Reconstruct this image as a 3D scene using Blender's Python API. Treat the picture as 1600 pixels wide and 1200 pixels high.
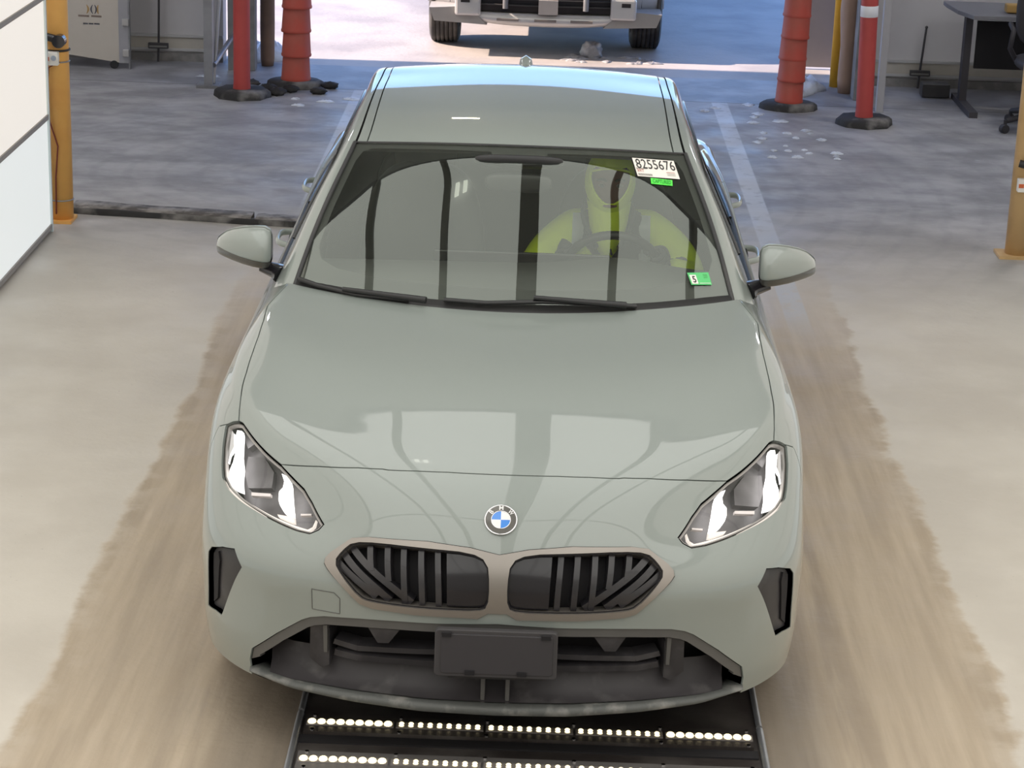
import bpy, bmesh, math, random
import numpy as np
from mathutils import Vector, Matrix, geometry
from mathutils.bvhtree import BVHTree
random.seed(7); rng=np.random.default_rng(7)
PI=math.pi
SC=bpy.context.scene; COL=SC.collection
for o in list(bpy.data.objects): bpy.data.objects.remove(o)

# ------------------------------------------------------------------ camera
CAM=np.array([0.07165936,-5.58442475,2.96998631]); YAW,PIT,ROL,FPX=-0.00948708,0.31575883,0.03361931,3484.49
FW=np.array([math.sin(YAW)*math.cos(PIT),math.cos(YAW)*math.cos(PIT),-math.sin(PIT)])
_r=np.array([math.cos(YAW),-math.sin(YAW),0]); _u=np.cross(_r,FW)
RT=math.cos(ROL)*_r+math.sin(ROL)*_u; UP=-math.sin(ROL)*_r+math.cos(ROL)*_u
cd=bpy.data.cameras.new('camera'); cam=bpy.data.objects.new('camera',cd); COL.objects.link(cam)
M=Matrix(((RT[0],UP[0],-FW[0],CAM[0]),(RT[1],UP[1],-FW[1],CAM[1]),(RT[2],UP[2],-FW[2],CAM[2]),(0,0,0,1)))
cam.matrix_world=M; cd.sensor_fit='HORIZONTAL'; cd.sensor_width=36; cd.lens=36*FPX/1600; cd.clip_end=400; SC.camera=cam

# ------------------------------------------------------------------ world, sun, exposure
SC.view_settings.view_transform='Standard'; SC.view_settings.look='None'; SC.view_settings.gamma=1
SC.view_settings.exposure=0.0; SC.view_settings.use_curve_mapping=False
SKY=0.42; SUN=15.0; CEIL=1.72; WALL=0.70
SUNDIR=Vector((1.0,0.03,-0.62)).normalized()
w=bpy.data.worlds.new('sky'); SC.world=w; w.use_nodes=True; nt=w.node_tree
bg=nt.nodes['Background']; sk=nt.nodes.new('ShaderNodeTexSky'); sk.sky_type='NISHITA'; sk.sun_disc=False
sk.sun_elevation=math.asin(-SUNDIR.z); sk.sun_rotation=math.radians(-90); sk.dust_density=.6; sk.ozone_density=2.0
tn=nt.nodes.new('ShaderNodeMix'); tn.data_type='RGBA'; tn.blend_type='MULTIPLY'; tn.inputs[0].default_value=1; tn.inputs[7].default_value=(.80,.95,1.25,1); nt.links.new(sk.outputs[0],tn.inputs[6]); nt.links.new(tn.outputs[2],bg.inputs[0]); bg.inputs[1].default_value=SKY
sl=bpy.data.lights.new('sun','SUN'); sl.energy=SUN; sl.angle=.009; sl.color=(1,.80,.66)
so=bpy.data.objects.new('sun',sl); COL.objects.link(so); so.rotation_euler=SUNDIR.to_track_quat('-Z','Y').to_euler()

# ------------------------------------------------------------------ tagging
def tag(o,label=None,cat=None,group=None,kind=None):
    if label: o['label']=label
    if cat: o['category']=cat
    if group: o['group']=group
    if kind: o['kind']=kind
    return o
def empty(name,loc,rz=0,**k):
    o=bpy.data.objects.new(name,None); o.location=loc; o.rotation_euler=(0,0,rz); o.empty_display_size=.1
    COL.objects.link(o); return tag(o,**k)
def copy_tree(o,parent=None):
    c=o.copy(); COL.objects.link(c); c.parent=parent
    for ch in o.children: copy_tree(ch,c)
    return c

# ------------------------------------------------------------------ materials
def sr(r,g,b):
    f=lambda c:(c/255/12.92 if c/255<=.04045 else ((c/255+.055)/1.055)**2.4)
    return (f(r),f(g),f(b),1)
MATS={}
def mat(name,col,rough=.5,metal=0,coat=0,noise=.06,nscale=14,bump=0,bscale=60,spec=.5,emit=None,es=0,col2=None,n2scale=3,n2=(.45,.62)):
    m=bpy.data.materials.new(name); m.use_nodes=True; nt=m.node_tree; N=nt.nodes; L=nt.links
    p=N['Principled BSDF']; p.inputs['Roughness'].default_value=rough; p.inputs['Metallic'].default_value=metal
    p.inputs['Coat Weight'].default_value=coat; p.inputs['Coat Roughness'].default_value=.025; p.inputs['Specular IOR Level'].default_value=spec
    tc=N.new('ShaderNodeTexCoord'); nz=N.new('ShaderNodeTexNoise'); nz.inputs['Scale'].default_value=nscale; nz.inputs['Detail'].default_value=6
    L.new(tc.outputs['Object'],nz.inputs['Vector'])
    hs=N.new('ShaderNodeHueSaturation'); mr=N.new('ShaderNodeMapRange'); mr.inputs['To Min'].default_value=1-noise; mr.inputs['To Max'].default_value=1+noise
    L.new(nz.outputs['Fac'],mr.inputs['Value']); L.new(mr.outputs[0],hs.inputs['Value'])
    hs.inputs['Color'].default_value=col
    if col2:
        n3=N.new('ShaderNodeTexNoise'); n3.inputs['Scale'].default_value=n2scale; n3.inputs['Detail'].default_value=8; L.new(tc.outputs['Object'],n3.inputs['Vector'])
        r2=N.new('ShaderNodeMapRange'); r2.inputs['From Min'].default_value=n2[0]; r2.inputs['From Max'].default_value=n2[1]; L.new(n3.outputs['Fac'],r2.inputs['Value'])
        mx=N.new('ShaderNodeMix'); mx.data_type='RGBA'; mx.inputs[6].default_value=col; mx.inputs[7].default_value=col2
        L.new(r2.outputs[0],mx.inputs[0]); L.new(mx.outputs[2],hs.inputs['Color'])
    L.new(hs.outputs[0],p.inputs['Base Color'])
    if bump:
        n4=N.new('ShaderNodeTexNoise'); n4.inputs['Scale'].default_value=bscale; n4.inputs['Detail'].default_value=5; L.new(tc.outputs['Object'],n4.inputs['Vector'])
        b=N.new('ShaderNodeBump'); b.inputs['Strength'].default_value=bump; b.inputs['Distance'].default_value=.01
        L.new(n4.outputs['Fac'],b.inputs['Height']); L.new(b.outputs[0],p.inputs['Normal'])
    if emit: p.inputs['Emission Color'].default_value=emit; p.inputs['Emission Strength'].default_value=es
    MATS[name]=m; return m
def glass(name,tint,boost=1.0,rough=.0,f0=.075,film=0):
    m=bpy.data.materials.new(name); m.use_nodes=True; nt=m.node_tree; N=nt.nodes; L=nt.links; N.clear()
    o=N.new('ShaderNodeOutputMaterial'); t=N.new('ShaderNodeBsdfTransparent'); g=N.new('ShaderNodeBsdfGlossy'); mx=N.new('ShaderNodeMixShader')
    t.inputs[0].default_value=tint; g.inputs['Roughness'].default_value=rough; g.inputs['Color'].default_value=(.94,1,.93,1)
    lw=N.new('ShaderNodeLayerWeight'); lw.inputs['Blend'].default_value=.5
    pw=N.new('ShaderNodeMath'); pw.operation='POWER'; pw.inputs[1].default_value=4.2; L.new(lw.outputs['Facing'],pw.inputs[0])
    mr=N.new('ShaderNodeMapRange'); mr.inputs['To Min'].default_value=f0; mr.inputs['To Max'].default_value=1; L.new(pw.outputs[0],mr.inputs['Value'])
    nz=N.new('ShaderNodeTexNoise'); nz.inputs['Scale'].default_value=3; tc=N.new('ShaderNodeTexCoord'); L.new(tc.outputs['Object'],nz.inputs['Vector'])
    m2=N.new('ShaderNodeMapRange'); m2.inputs['To Min'].default_value=.97*boost; m2.inputs['To Max'].default_value=1.03*boost; L.new(nz.outputs['Fac'],m2.inputs['Value'])
    ml=N.new('ShaderNodeMath'); ml.operation='MULTIPLY'; ml.use_clamp=True; L.new(mr.outputs[0],ml.inputs[0]); L.new(m2.outputs[0],ml.inputs[1])
    L.new(ml.outputs[0],mx.inputs[0]); L.new(t.outputs[0],mx.inputs[1]); L.new(g.outputs[0],mx.inputs[2])
    if film:   # thin dust film on the pane
        df=N.new('ShaderNodeBsdfDiffuse'); df.inputs[0].default_value=(.62,.64,.60,1); m3=N.new('ShaderNodeMixShader')
        m4=N.new('ShaderNodeMapRange'); m4.inputs['To Min'].default_value=film*.8; m4.inputs['To Max'].default_value=film*1.2; L.new(nz.outputs['Fac'],m4.inputs['Value'])
        L.new(m4.outputs[0],m3.inputs[0]); L.new(mx.outputs[0],m3.inputs[1]); L.new(df.outputs[0],m3.inputs[2]); L.new(m3.outputs[0],o.inputs[0])
    else: L.new(mx.outputs[0],o.inputs[0])
    MATS[name]=m; return m
def emis(name,col,s,noise=.03,nscale=2):
    return mat(name,(col[0]*.35,col[1]*.35,col[2]*.35,1),.5,noise=noise,nscale=nscale,emit=col,es=s)
PAINT=mat('grey_green_paint',(.248,.279,.262,1),.38,coat=1,noise=.015,nscale=3)
BLACK=mat('black_plastic',(.018,.018,.020,1),.42,noise=.2,col2=(.035,.033,.033,1))
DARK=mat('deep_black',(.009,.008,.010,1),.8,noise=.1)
GLOSSB=mat('gloss_black',(.014,.013,.016,1),.2,coat=.15,noise=.1)
DUSTB=mat('dusty_black_plastic',(.030,.028,.031,1),.5,noise=.3,col2=(.11,.105,.11,1),n2scale=9,n2=(.5,.9))
LIPM=mat('dirty_grey_lip',(.10,.105,.10,1),.5,noise=.15,col2=(.30,.29,.27,1),n2scale=14,n2=(.55,.8),bump=.2)
GRFR=mat('satin_champagne_metal',(.30,.275,.25,1),.33,metal=.7,noise=.03)
CHROME=mat('chrome',(.8,.8,.82,1),.08,metal=1,noise=.02)
TYRE=mat('tyre_rubber',(.025,.024,.024,1),.8,noise=.3,col2=(.07,.065,.06,1),n2scale=6)
RIM=mat('alloy_rim',(.35,.35,.36,1),.3,metal=.9)
DASHM=mat('dash_vinyl',(.085,.087,.085,1),.7,noise=.1)
SEATM=mat('seat_black_leather',(.055,.055,.056,1),.6,noise=.1)
LINER=mat('grey_headliner',(.12,.12,.12,1),.9)
WGLASS=glass('windscreen_glass',(.90,.94,.88,1),1.0,f0=.098)
SGLASS=glass('side_window_glass',(.16,.18,.17,1),1.0)
LENS=glass('lamp_lens',(.96,.97,.98,1),.6,f0=.05)
WHITE=mat('white_paper',(.80,.78,.73,1),.6,noise=.02)
INK=mat('black_ink',(.02,.02,.02,1),.6)
STEEL=mat('galvanised_steel',(.34,.35,.37,1),.42,metal=.7,noise=.12,col2=(.24,.24,.25,1))
YEL=mat('yellow_bollard_paint',(.80,.44,.12,1),.45,noise=.06,col2=(.74,.38,.10,1),n2scale=5,bump=.05)
YEL2=mat('ochre_bollard_paint',(.66,.44,.21,1),.5,noise=.06,col2=(.58,.38,.17,1),n2scale=5,bump=.05)
RED=mat('red_plastic',(.42,.056,.050,1),.5,noise=.08,col2=(.36,.045,.04,1))
ORANGE=mat('orange_cone_plastic',(.35,.078,.054,1),.6,noise=.1,col2=(.38,.055,.035,1),n2scale=4)
RUBBER=mat('dirty_rubber',(.022,.021,.021,1),.8,noise=.3,col2=(.20,.19,.18,1),n2scale=5,n2=(.5,.7),bump=.4,bscale=40)

# ------------------------------------------------------------------ mesh builder
class MB:
    def __init__(s): s.v=[];s.f=[];s.mi=[];s.sm=[];s.m=0;s.smooth=True
    def add(s,V,F,smooth=None):
        b=len(s.v); s.v+= [tuple(map(float,p)) for p in V]
        for f in F: s.f.append(tuple(b+i for i in f)); s.mi.append(s.m); s.sm.append(s.smooth if smooth is None else smooth)
        return s
    def box(s,c,d,rot=None,taper=1):
        R=rot if rot is not None else Matrix.Identity(3); V=[]
        for z in (-1,1):
            t=1 if z<0 else taper
            for x,y in ((-1,-1),(1,-1),(1,1),(-1,1)):
                V.append(Vector(c)+R@Vector((x*d[0]/2*t,y*d[1]/2*t,z*d[2]/2)))
        return s.add(V,[(3,2,1,0),(4,5,6,7),(0,1,5,4),(1,2,6,5),(2,3,7,6),(3,0,4,7)],False)
    def tube(s,pts,r,n=10,closed=False,cap=True,sq=1.0):
        P=[Vector(p) for p in pts]; k=len(P); rr=r if hasattr(r,'__len__') else [r]*k; V=[];F=[]
        prev=None
        for i,p in enumerate(P):
            if closed: t=(P[(i+1)%k]-P[i-1])
            else: t=(P[min(i+1,k-1)]-P[max(i-1,0)])
            t.normalize()
            if prev is None:
                a=Vector((0,0,1)) if abs(t.z)<.9 else Vector((1,0,0)); a=(a-t*a.dot(t)).normalized()
            else: a=(prev-t*prev.dot(t)).normalized()
            prev=a; b=t.cross(a)
            for j in range(n):
                th=2*PI*j/n; V.append(p+a*math.cos(th)*rr[i]+b*math.sin(th)*rr[i]*sq)
        for i in range(k if closed else k-1):
            for j in range(n):
                F.append((i*n+j,i*n+(j+1)%n,((i+1)%k)*n+(j+1)%n,((i+1)%k)*n+j))
        s.add(V,F)
        if cap and not closed: s.add(V,[tuple(range(n))[::-1],tuple((k-1)*n+j for j in range(n))],False)
        return s
    def cyl(s,a,b,r,r2=None,n=20): return s.tube([a,b],[r,r if r2 is None else r2],n)
    def lathe(s,prof,o=(0,0,0),ax='z',n=32):
        V=[];F=[];k=len(prof)
        for j in range(n):
            th=2*PI*j/n
            for r,h in prof:
                c,d=r*math.cos(th),r*math.sin(th)
                p={'z':(c,d,h),'x':(h,c,d),'y':(d,h,c)}[ax]; V.append((p[0]+o[0],p[1]+o[1],p[2]+o[2]))
        for j in range(n):
            for i in range(k-1): F.append((j*k+i,((j+1)%n)*k+i,((j+1)%n)*k+i+1,j*k+i+1))
        return s.add(V,F)
    def grid(s,X,closed=(False,False),flip=False):
        X=np.asarray(X); n,m=X.shape[:2]; F=[]
        for i in range(n if closed[0] else n-1):
            for j in range(m if closed[1] else m-1):
                f=(i*m+j,((i+1)%n)*m+j,((i+1)%n)*m+(j+1)%m,i*m+(j+1)%m); F.append(f[::-1] if flip else f)
        return s.add(X.reshape(-1,3),F)
    def prism(s,poly,O,ex,ey,depth):
        # polygon in the plane O+x*ex+y*ey, extruded by vector depth
        O,ex,ey,dp=map(Vector,(O,ex,ey,depth)); A=[O+ex*x+ey*y for x,y in poly]; B=[p+dp for p in A]; n=len(A)
        return s.add(A+B,[tuple(range(n))[::-1],tuple(range(n,2*n))]+[(i,(i+1)%n,n+(i+1)%n,n+i) for i in range(n)],False)
    def blob(s,c,r,nu=20,nv=14,fn=None,e=1.0):
        X=np.zeros((nu,nv+1,3))
        for i in range(nu):
            for j in range(nv+1):
                a=2*PI*i/nu; b=-PI/2+PI*j/nv
                sp=lambda v:math.copysign(abs(v)**e,v)
                p=np.array([sp(math.cos(b))*sp(math.cos(a)),sp(math.cos(b))*sp(math.sin(a)),sp(math.sin(b))])
                if fn is not None: p=np.array(fn(p))
                X[i,j]=np.array(c)+p*np.array(r)
        return s.grid(X,(True,False))
    def build(s,name,mats,parent=None,bevel=0,weld=False,**k):
        me=bpy.data.meshes.new(name); me.from_pydata(s.v,[],s.f); 
        if not isinstance(mats,(list,tuple)): mats=[mats]
        for m in mats: me.materials.append(m)
        me.polygons.foreach_set('material_index',s.mi); me.polygons.foreach_set('use_smooth',s.sm); me.update()
        bm=bmesh.new(); bm.from_mesh(me)
        if weld: bmesh.ops.remove_doubles(bm,verts=bm.verts,dist=1e-5)
        bmesh.ops.recalc_face_normals(bm,faces=bm.faces); bm.to_mesh(me); bm.free()
        o=bpy.data.objects.new(name,me); COL.objects.link(o)
        if parent: o.parent=parent
        if bevel:
            b=o.modifiers.new('bevel','BEVEL'); b.width=bevel; b.segments=2; b.limit_method='ANGLE'; b.angle_limit=.6
        return tag(o,**k)
def at(px,py,Y):      # point of the photograph at depth Y
    d=FW+RT*(px-800)/FPX-UP*(py-600)/FPX; return CAM+d*(Y-CAM[1])/d[1]
def atz(px,py,Z=0):
    d=FW+RT*(px-800)/FPX-UP*(py-600)/FPX; return CAM+d*(Z-CAM[2])/d[2]
def chaikin(P,k=1,closed=True):
    P=[np.array(p,float) for p in P]
    for _ in range(k):
        Q=[]
        n=len(P)
        for i in range(n if closed else n-1):
            a,b=P[i],P[(i+1)%n]; Q+= [a*.75+b*.25,a*.25+b*.75]
        P=Q if closed else [P[0]]+Q+[P[-1]]
    return P
def text_mesh(s,bold=False):
    cu=bpy.data.curves.new('lettering','FONT'); cu.body=s; cu.resolution_u=3
    if bold: cu.offset=.02
    o=bpy.data.objects.new('lettering',cu); COL.objects.link(o); bpy.context.view_layer.update()
    me=bpy.data.meshes.new_from_object(o.evaluated_get(bpy.context.evaluated_depsgraph_get()))
    V=np.array([v.co[:] for v in me.vertices]); F=[tuple(p.vertices) for p in me.polygons]
    bpy.data.objects.remove(o); bpy.data.meshes.remove(me); bpy.data.curves.remove(cu)
    mn,mx=V[:,:2].min(0),V[:,:2].max(0); V[:,:2]=(V[:,:2]-mn)/(mx-mn); return V,F,(mx-mn)[0]/(mx-mn)[1]

# ------------------------------------------------------------------ spline surfaces of the car
# ---- car body control data (right half, x >= 0) : columns run round the car, rows from sill to beltline
PL=[(0,-.012),(.2,-.003),(.4,.035),(.575,.088),(.71,.17),(.808,.285),(.876,.45),(.903,.70),(.908,1.03),(.893,1.5),(.89,2.1),(.89,2.8),(.90,3.4),(.885,3.85),(.82,4.25),(.62,4.47),(.3,4.535),(0,4.545)]
R5=[(0,.045,.67),(.2,.06,.668),(.38,.105,.662),(.535,.18,.66),(.67,.285,.67),(.775,.40,.685),(.855,.56,.71),(.893,.78,.735),(.90,1.04,.75),(.885,1.5,.76),(.882,2.1,.76),(.874,2.8,.77),(.874,3.4,.78),(.862,3.85,.78),(.82,4.23,.78),(.62,4.46,.78),(.3,4.53,.78),(0,4.54,.78)]
R6=[(0,.13,.755),(.19,.14,.755),(.36,.19,.753),(.50,.275,.755),(.62,.38,.765),(.725,.495,.782),(.81,.65,.805),(.855,.85,.828),(.862,1.12,.85),(.858,1.5,.865),(.855,2.1,.875),(.846,2.8,.90),(.842,3.4,.925),(.825,3.85,.93),(.79,4.18,.94),(.58,4.40,.91),(.28,4.47,.91),(0,4.485,.91)]
R11=[(0,1.24,.984),(.16,1.248,.984),(.31,1.275,.984),(.44,1.315,.985),(.54,1.355,.986),(.61,1.39,.986),(.665,1.42,.986),(.705,1.45,.985),(.745,1.49,.98),(.77,1.65,.955),(.775,2.1,.945),(.78,2.8,.95),(.77,3.3,.96),(.70,3.65,.99),(.58,3.85,1.01),(.40,3.95,1.02),(.2,3.99,1.02),(0,4.0,1.02)]
LOW=[(.19,.05),(.265,.02),(.36,.004),(.47,0),(.57,.008)]   # z, inset
def tub_data():
    n=len(PL); D=np.zeros((n,12,3)); pl=np.array(PL)
    ext=np.vstack([pl[1]*[-1,1],pl,pl[-2]*[-1,1]])
    for j in range(n):
        t=ext[j+2]-ext[j]; t/=np.linalg.norm(t); nrm=np.array([t[1],-t[0]])   # outward
        for k,(z,ins) in enumerate(LOW):
            z2=z
            if k<2 and 3<=j<=7: ins=ins*(.35 if j<7 else .7)
            D[j,k]=(*(pl[j]-nrm*ins),z2)
        D[j,5]=R5[j];D[j,6]=R6[j];D[j,11]=R11[j]
        sw=min(max((j-7)/2.,0),1)
        for k,(s,g),(s2,g2) in zip((7,8,9,10),((.1,.25),(.25,.442),(.5,.735),(.75,.878)),((.2,.36),(.4,.62),(.6,.80),(.8,.92))):
            a=D[j,6];b=D[j,11]; s,g=s+(s2-s)*sw,g+(g2-g)*sw
            D[j,k]=(*(a[:2]+(b[:2]-a[:2])*s),a[2]+(b[2]-a[2])*g)
    return D
def bas(t):
    return np.stack([(1-t)**3,3*t**3-6*t**2+4,-3*t**3+3*t**2+3*t+1,t**3],-1)/6
class Surf:
    # tensor B-spline through (nearly) the data grid; sym=(first,last) axis-0 mirror in x
    sg=1
    def __init__(s,D,sym0=(True,True),sym1=(False,False),it=4):
        s.D=D.copy(); s.n,s.m=D.shape[:2]; s.sym0=sym0; s.sym1=sym1; s.P=D.copy()
        iu,iv=np.meshgrid(np.arange(s.n),np.arange(s.m),indexing='ij')
        for _ in range(it):
            s.pad(); s.P=s.P+.8*(D-s.ev(iu.ravel(),iv.ravel()).reshape(D.shape))
        s.pad()
    def pad(s):
        P=s.P; mx=np.array([-1,1,1.])
        a=P[1]*mx if s.sym0[0] else 2*P[0]-P[1]; b=P[-2]*mx if s.sym0[1] else 2*P[-1]-P[-2]
        Q=np.concatenate([a[None],P,b[None]],0)
        a=Q[:,1]*mx if s.sym1[0] else 2*Q[:,0]-Q[:,1]; b=Q[:,-2]*mx if s.sym1[1] else 2*Q[:,-1]-Q[:,-2]
        s.Q=np.concatenate([a[:,None],Q,b[:,None]],1)
    def ev(s,u,v):
        u=np.asarray(u,float);v=np.asarray(v,float)
        i=np.clip(np.floor(u).astype(int),0,s.n-2);j=np.clip(np.floor(v).astype(int),0,s.m-2)
        bu=bas(u-i);bv=bas(v-j); o=np.zeros(u.shape+(3,))
        for a in range(4):
            for b in range(4): o+=(bu[...,a]*bv[...,b])[...,None]*s.Q[i+a,j+b]
        return o
    def nrm(s,u,v,h=.01):
        u=np.asarray(u,float);v=np.asarray(v,float)
        a=s.ev(u+h,v)-s.ev(u-h,v);b=s.ev(u,v+h)-s.ev(u,v-h); n=np.cross(a,b)
        return s.sg*n/np.maximum(np.linalg.norm(n,axis=-1,keepdims=True),1e-12)
def gh_data():
    st=[ # centre, glass edge, pillar outer, mid side, belt
    [(0,1.235,.972),(.72,1.455,.972),(.775,1.50,.95),(.80,1.53,.935),(.815,1.55,.915)],
    [(0,1.455,1.122),(.68,1.655,1.10),(.735,1.70,1.075),(.775,1.75,1.01),(.815,1.78,.92)],
    [(0,1.68,1.265),(.63,1.86,1.222),(.685,1.90,1.195),(.75,1.95,1.07),(.815,1.98,.92)],
    [(0,1.90,1.378),(.577,2.073,1.333),(.63,2.10,1.30),(.725,2.15,1.12),(.815,2.2,.92)],
    [(0,2.2,1.428),(.56,2.35,1.388),(.615,2.37,1.345),(.715,2.45,1.14),(.815,2.45,.925)],
    [(0,2.6,1.445),(.555,2.7,1.41),(.605,2.72,1.36),(.71,2.75,1.15),(.815,2.75,.93)],
    [(0,2.95,1.442),(.55,3.0,1.405),(.605,3.02,1.365),(.70,3.05,1.14),(.81,3.05,.935)],
    [(0,3.28,1.418),(.54,3.26,1.388),(.60,3.29,1.335),(.685,3.3,1.12),(.80,3.35,.94)],
    [(0,3.55,1.28),(.50,3.5,1.235),(.56,3.5,1.20),(.66,3.55,1.08),(.78,3.6,.945)],
    [(0,3.98,1.015),(.50,3.88,1.01),(.58,3.83,1.0),(.64,3.8,.985),(.74,3.8,.95)]]
    D=np.zeros((len(st),7,3))
    for i,r in enumerate(st):
        c,e=np.array(r[0]),np.array(r[1]); D[i,0]=c
        for k,fx in ((1,.37),(2,.72)):
            D[i,k]=(e[0]*fx,c[1]+(e[1]-c[1])*fx**2,c[2]+(e[2]-c[2])*fx**2.1)
        D[i,3]=e; D[i,4:]=r[2:]
    return D
TUB=Surf(tub_data()); GH=Surf(gh_data(),(False,False),(True,False)); GH.sg=-1
for S in (TUB,GH):
    a,b=np.linspace(0,S.n-1,(S.n-1)*8+1),np.linspace(0,S.m-1,(S.m-1)*8+1); U,V=np.meshgrid(a,b,indexing='ij')
    X=S.ev(U,V); S.gu,S.gv=a,b; F=[]; nm=len(b)
    for i in range(len(a)-1):
        for j in range(nm-1): F.append((i*nm+j,(i+1)*nm+j,(i+1)*nm+j+1,i*nm+j+1))
    S.bvh=BVHTree.FromPolygons([Vector(p) for p in X.reshape(-1,3)],F); S.cell=nm-1
def rayuv(S,O,d,off=0,flipn=False):
    d=np.array(d)/np.linalg.norm(d); O=np.array(O,float)
    h=S.bvh.ray_cast(Vector(O),Vector(d))
    if h[0] is None:
        # nearest approach
        best=min(((S.bvh.find_nearest(Vector(O+d*t)),t) for t in np.arange(4.5,10,.02)),key=lambda q:q[0][3]); h=best[0]
        idx=h[2]
    else: idx=h[2]
    i,j=divmod(idx,S.cell); u,v=(S.gu[i]+S.gu[i+1])/2,(S.gv[j]+S.gv[j+1])/2
    a=np.cross(d,[0,0,1.]); a/=np.linalg.norm(a); b=np.cross(d,a)
    f=lambda u,v:(S.ev([u],[v])[0]+(S.nrm([u],[v])[0]*off if off else 0))-O
    for _ in range(12):
        X=f(u,v); e=1e-3; Xu=(f(u+e,v)-X)/e; Xv=(f(u,v+e)-X)/e
        J=np.array([[Xu@a,Xv@a],[Xu@b,Xv@b]]); r=np.array([X@a,X@b])
        if abs(np.linalg.det(J))<1e-5: break
        s=np.linalg.solve(J,-r); s=np.clip(s,-.3,.3); u+=s[0]; v+=s[1]
    return np.array([min(max(u,0),S.n-1),min(max(v,0),S.m-1)])
def pxuv(S,px,py,off=0):
    d=FW+RT*(px-800)/FPX-UP*(py-600)/FPX; O=CAM.copy()
    X=atz(px,py,.7 if S is TUB else 1.2)
    if X[0]<0: d=d*[-1,1,1]; O=O*[-1,1,1]
    return rayuv(S,O,d,off)
def sideuv(S,y,z): return rayuv(S,(3,y,z),(-1,0,0))
def trace(S,pts,off=0): return [pxuv(S,*p,off) for p in pts]
def circ(S,cy,cz,r,a0,a1,n=22):
    return [sideuv(S,cy+r*math.cos(t),cz+r*math.sin(t)) for t in np.linspace(a0,a1,n)]
def dens(poly,step,closed=True):
    out=[]; n=len(poly)
    for i in range(n if closed else n-1):
        a,b=np.array(poly[i],float),np.array(poly[(i+1)%n],float); k=max(1,int(math.ceil(np.linalg.norm(b-a)/step)))
        out+= [a+(b-a)*t/k for t in range(k)]
    if not closed: out.append(np.array(poly[-1],float))
    return out
def inside(P,poly):
    P=np.asarray(P); poly=np.asarray(poly); x,y=P[:,0],P[:,1]; r=np.zeros(len(P),bool)
    a=poly; b=np.roll(poly,-1,0)
    for (x1,y1),(x2,y2) in zip(a,b):
        c=((y1>y)!=(y2>y)); 
        with np.errstate(all='ignore'): r^= c&(x<(x2-x1)*(y-y1)/(y2-y1+1e-15)+x1)
    return r
def inset(S,poly,g,closed=True):
    # move an outline by g metres to its inner side on the surface; domain edges stay
    P=np.array(poly,float); A=0
    Q=np.roll(P,-1,0); A=(P[:,0]*Q[:,1]-Q[:,0]*P[:,1]).sum()
    if A<0: P=P[::-1]
    n=len(P); out=P.copy(); X=S.ev(P[:,0],P[:,1]); N=S.nrm(P[:,0],P[:,1])
    e=1e-3; Xu=(S.ev(P[:,0]+e,P[:,1])-X)/e; Xv=(S.ev(P[:,0],P[:,1]+e)-X)/e
    for i in range(n):
        t1=X[i]-X[i-1]; t2=X[(i+1)%n]-X[i]; t1=t1/max(np.linalg.norm(t1),1e-9); t2=t2/max(np.linalg.norm(t2),1e-9)
        b1=S.sg*np.cross(N[i],t1);b2=S.sg*np.cross(N[i],t2); b=b1+b2; l=np.linalg.norm(b)
        if l<.3: continue
        b=b/l; b=b*min(1/max(b@b1,.35),2.2)*g
        J=np.stack([Xu[i],Xv[i]],1); s=np.linalg.lstsq(J,b,rcond=None)[0]; out[i]+=np.clip(s,-.25,.25)
        for k,mx in ((0,S.n-1),(1,S.m-1)):
            if P[i,k]<1e-6: out[i,k]=0
            elif P[i,k]>mx-1e-6: out[i,k]=mx
    return [p for p in out]
def patch_uv(outer,holes=(),step=.12):
    outer=dens(outer,step); hs=[dens(h,step) for h in holes]
    pts=[];edges=[]
    for L in [outer]+hs:
        b=len(pts); pts+=L; edges+=[(b+i,b+(i+1)%len(L)) for i in range(len(L))]
    B=np.array(pts); mn,mx=np.array(outer).min(0),np.array(outer).max(0)
    gx=np.arange(mn[0]+step/2,mx[0],step); gy=np.arange(mn[1]+step/2,mx[1],step)
    if len(gx) and len(gy):
        G=np.array(np.meshgrid(gx,gy,indexing='ij')).reshape(2,-1).T; k=inside(G,outer)
        for h in hs: k&=~inside(G,h)
        G=G[k]
        keep=[]
        for a in range(0,len(G),2000):
            D=np.sqrt(((G[a:a+2000,None]-B[None])**2).sum(-1)).min(1); keep.append(D>step*.45)
        if keep: G=G[np.concatenate(keep)]
        pts=pts+list(G)
    r=geometry.delaunay_2d_cdt([Vector(p) for p in pts],edges,[],0,1e-7)
    V=np.array([p[:] for p in r[0]]); F=np.array([f for f in r[2] if len(f)==3]); c=V[F].mean(1)
    k=inside(c,outer)
    for h in hs: k&=~inside(c,h)
    F=F[k]
    a,b,c2=V[F[:,0]],V[F[:,1]],V[F[:,2]]; ar=np.cross(b-a,c2-a); F[ar<0]=F[ar<0][:,::-1]; F=F[abs(ar)>1e-9]
    return V,F
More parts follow.
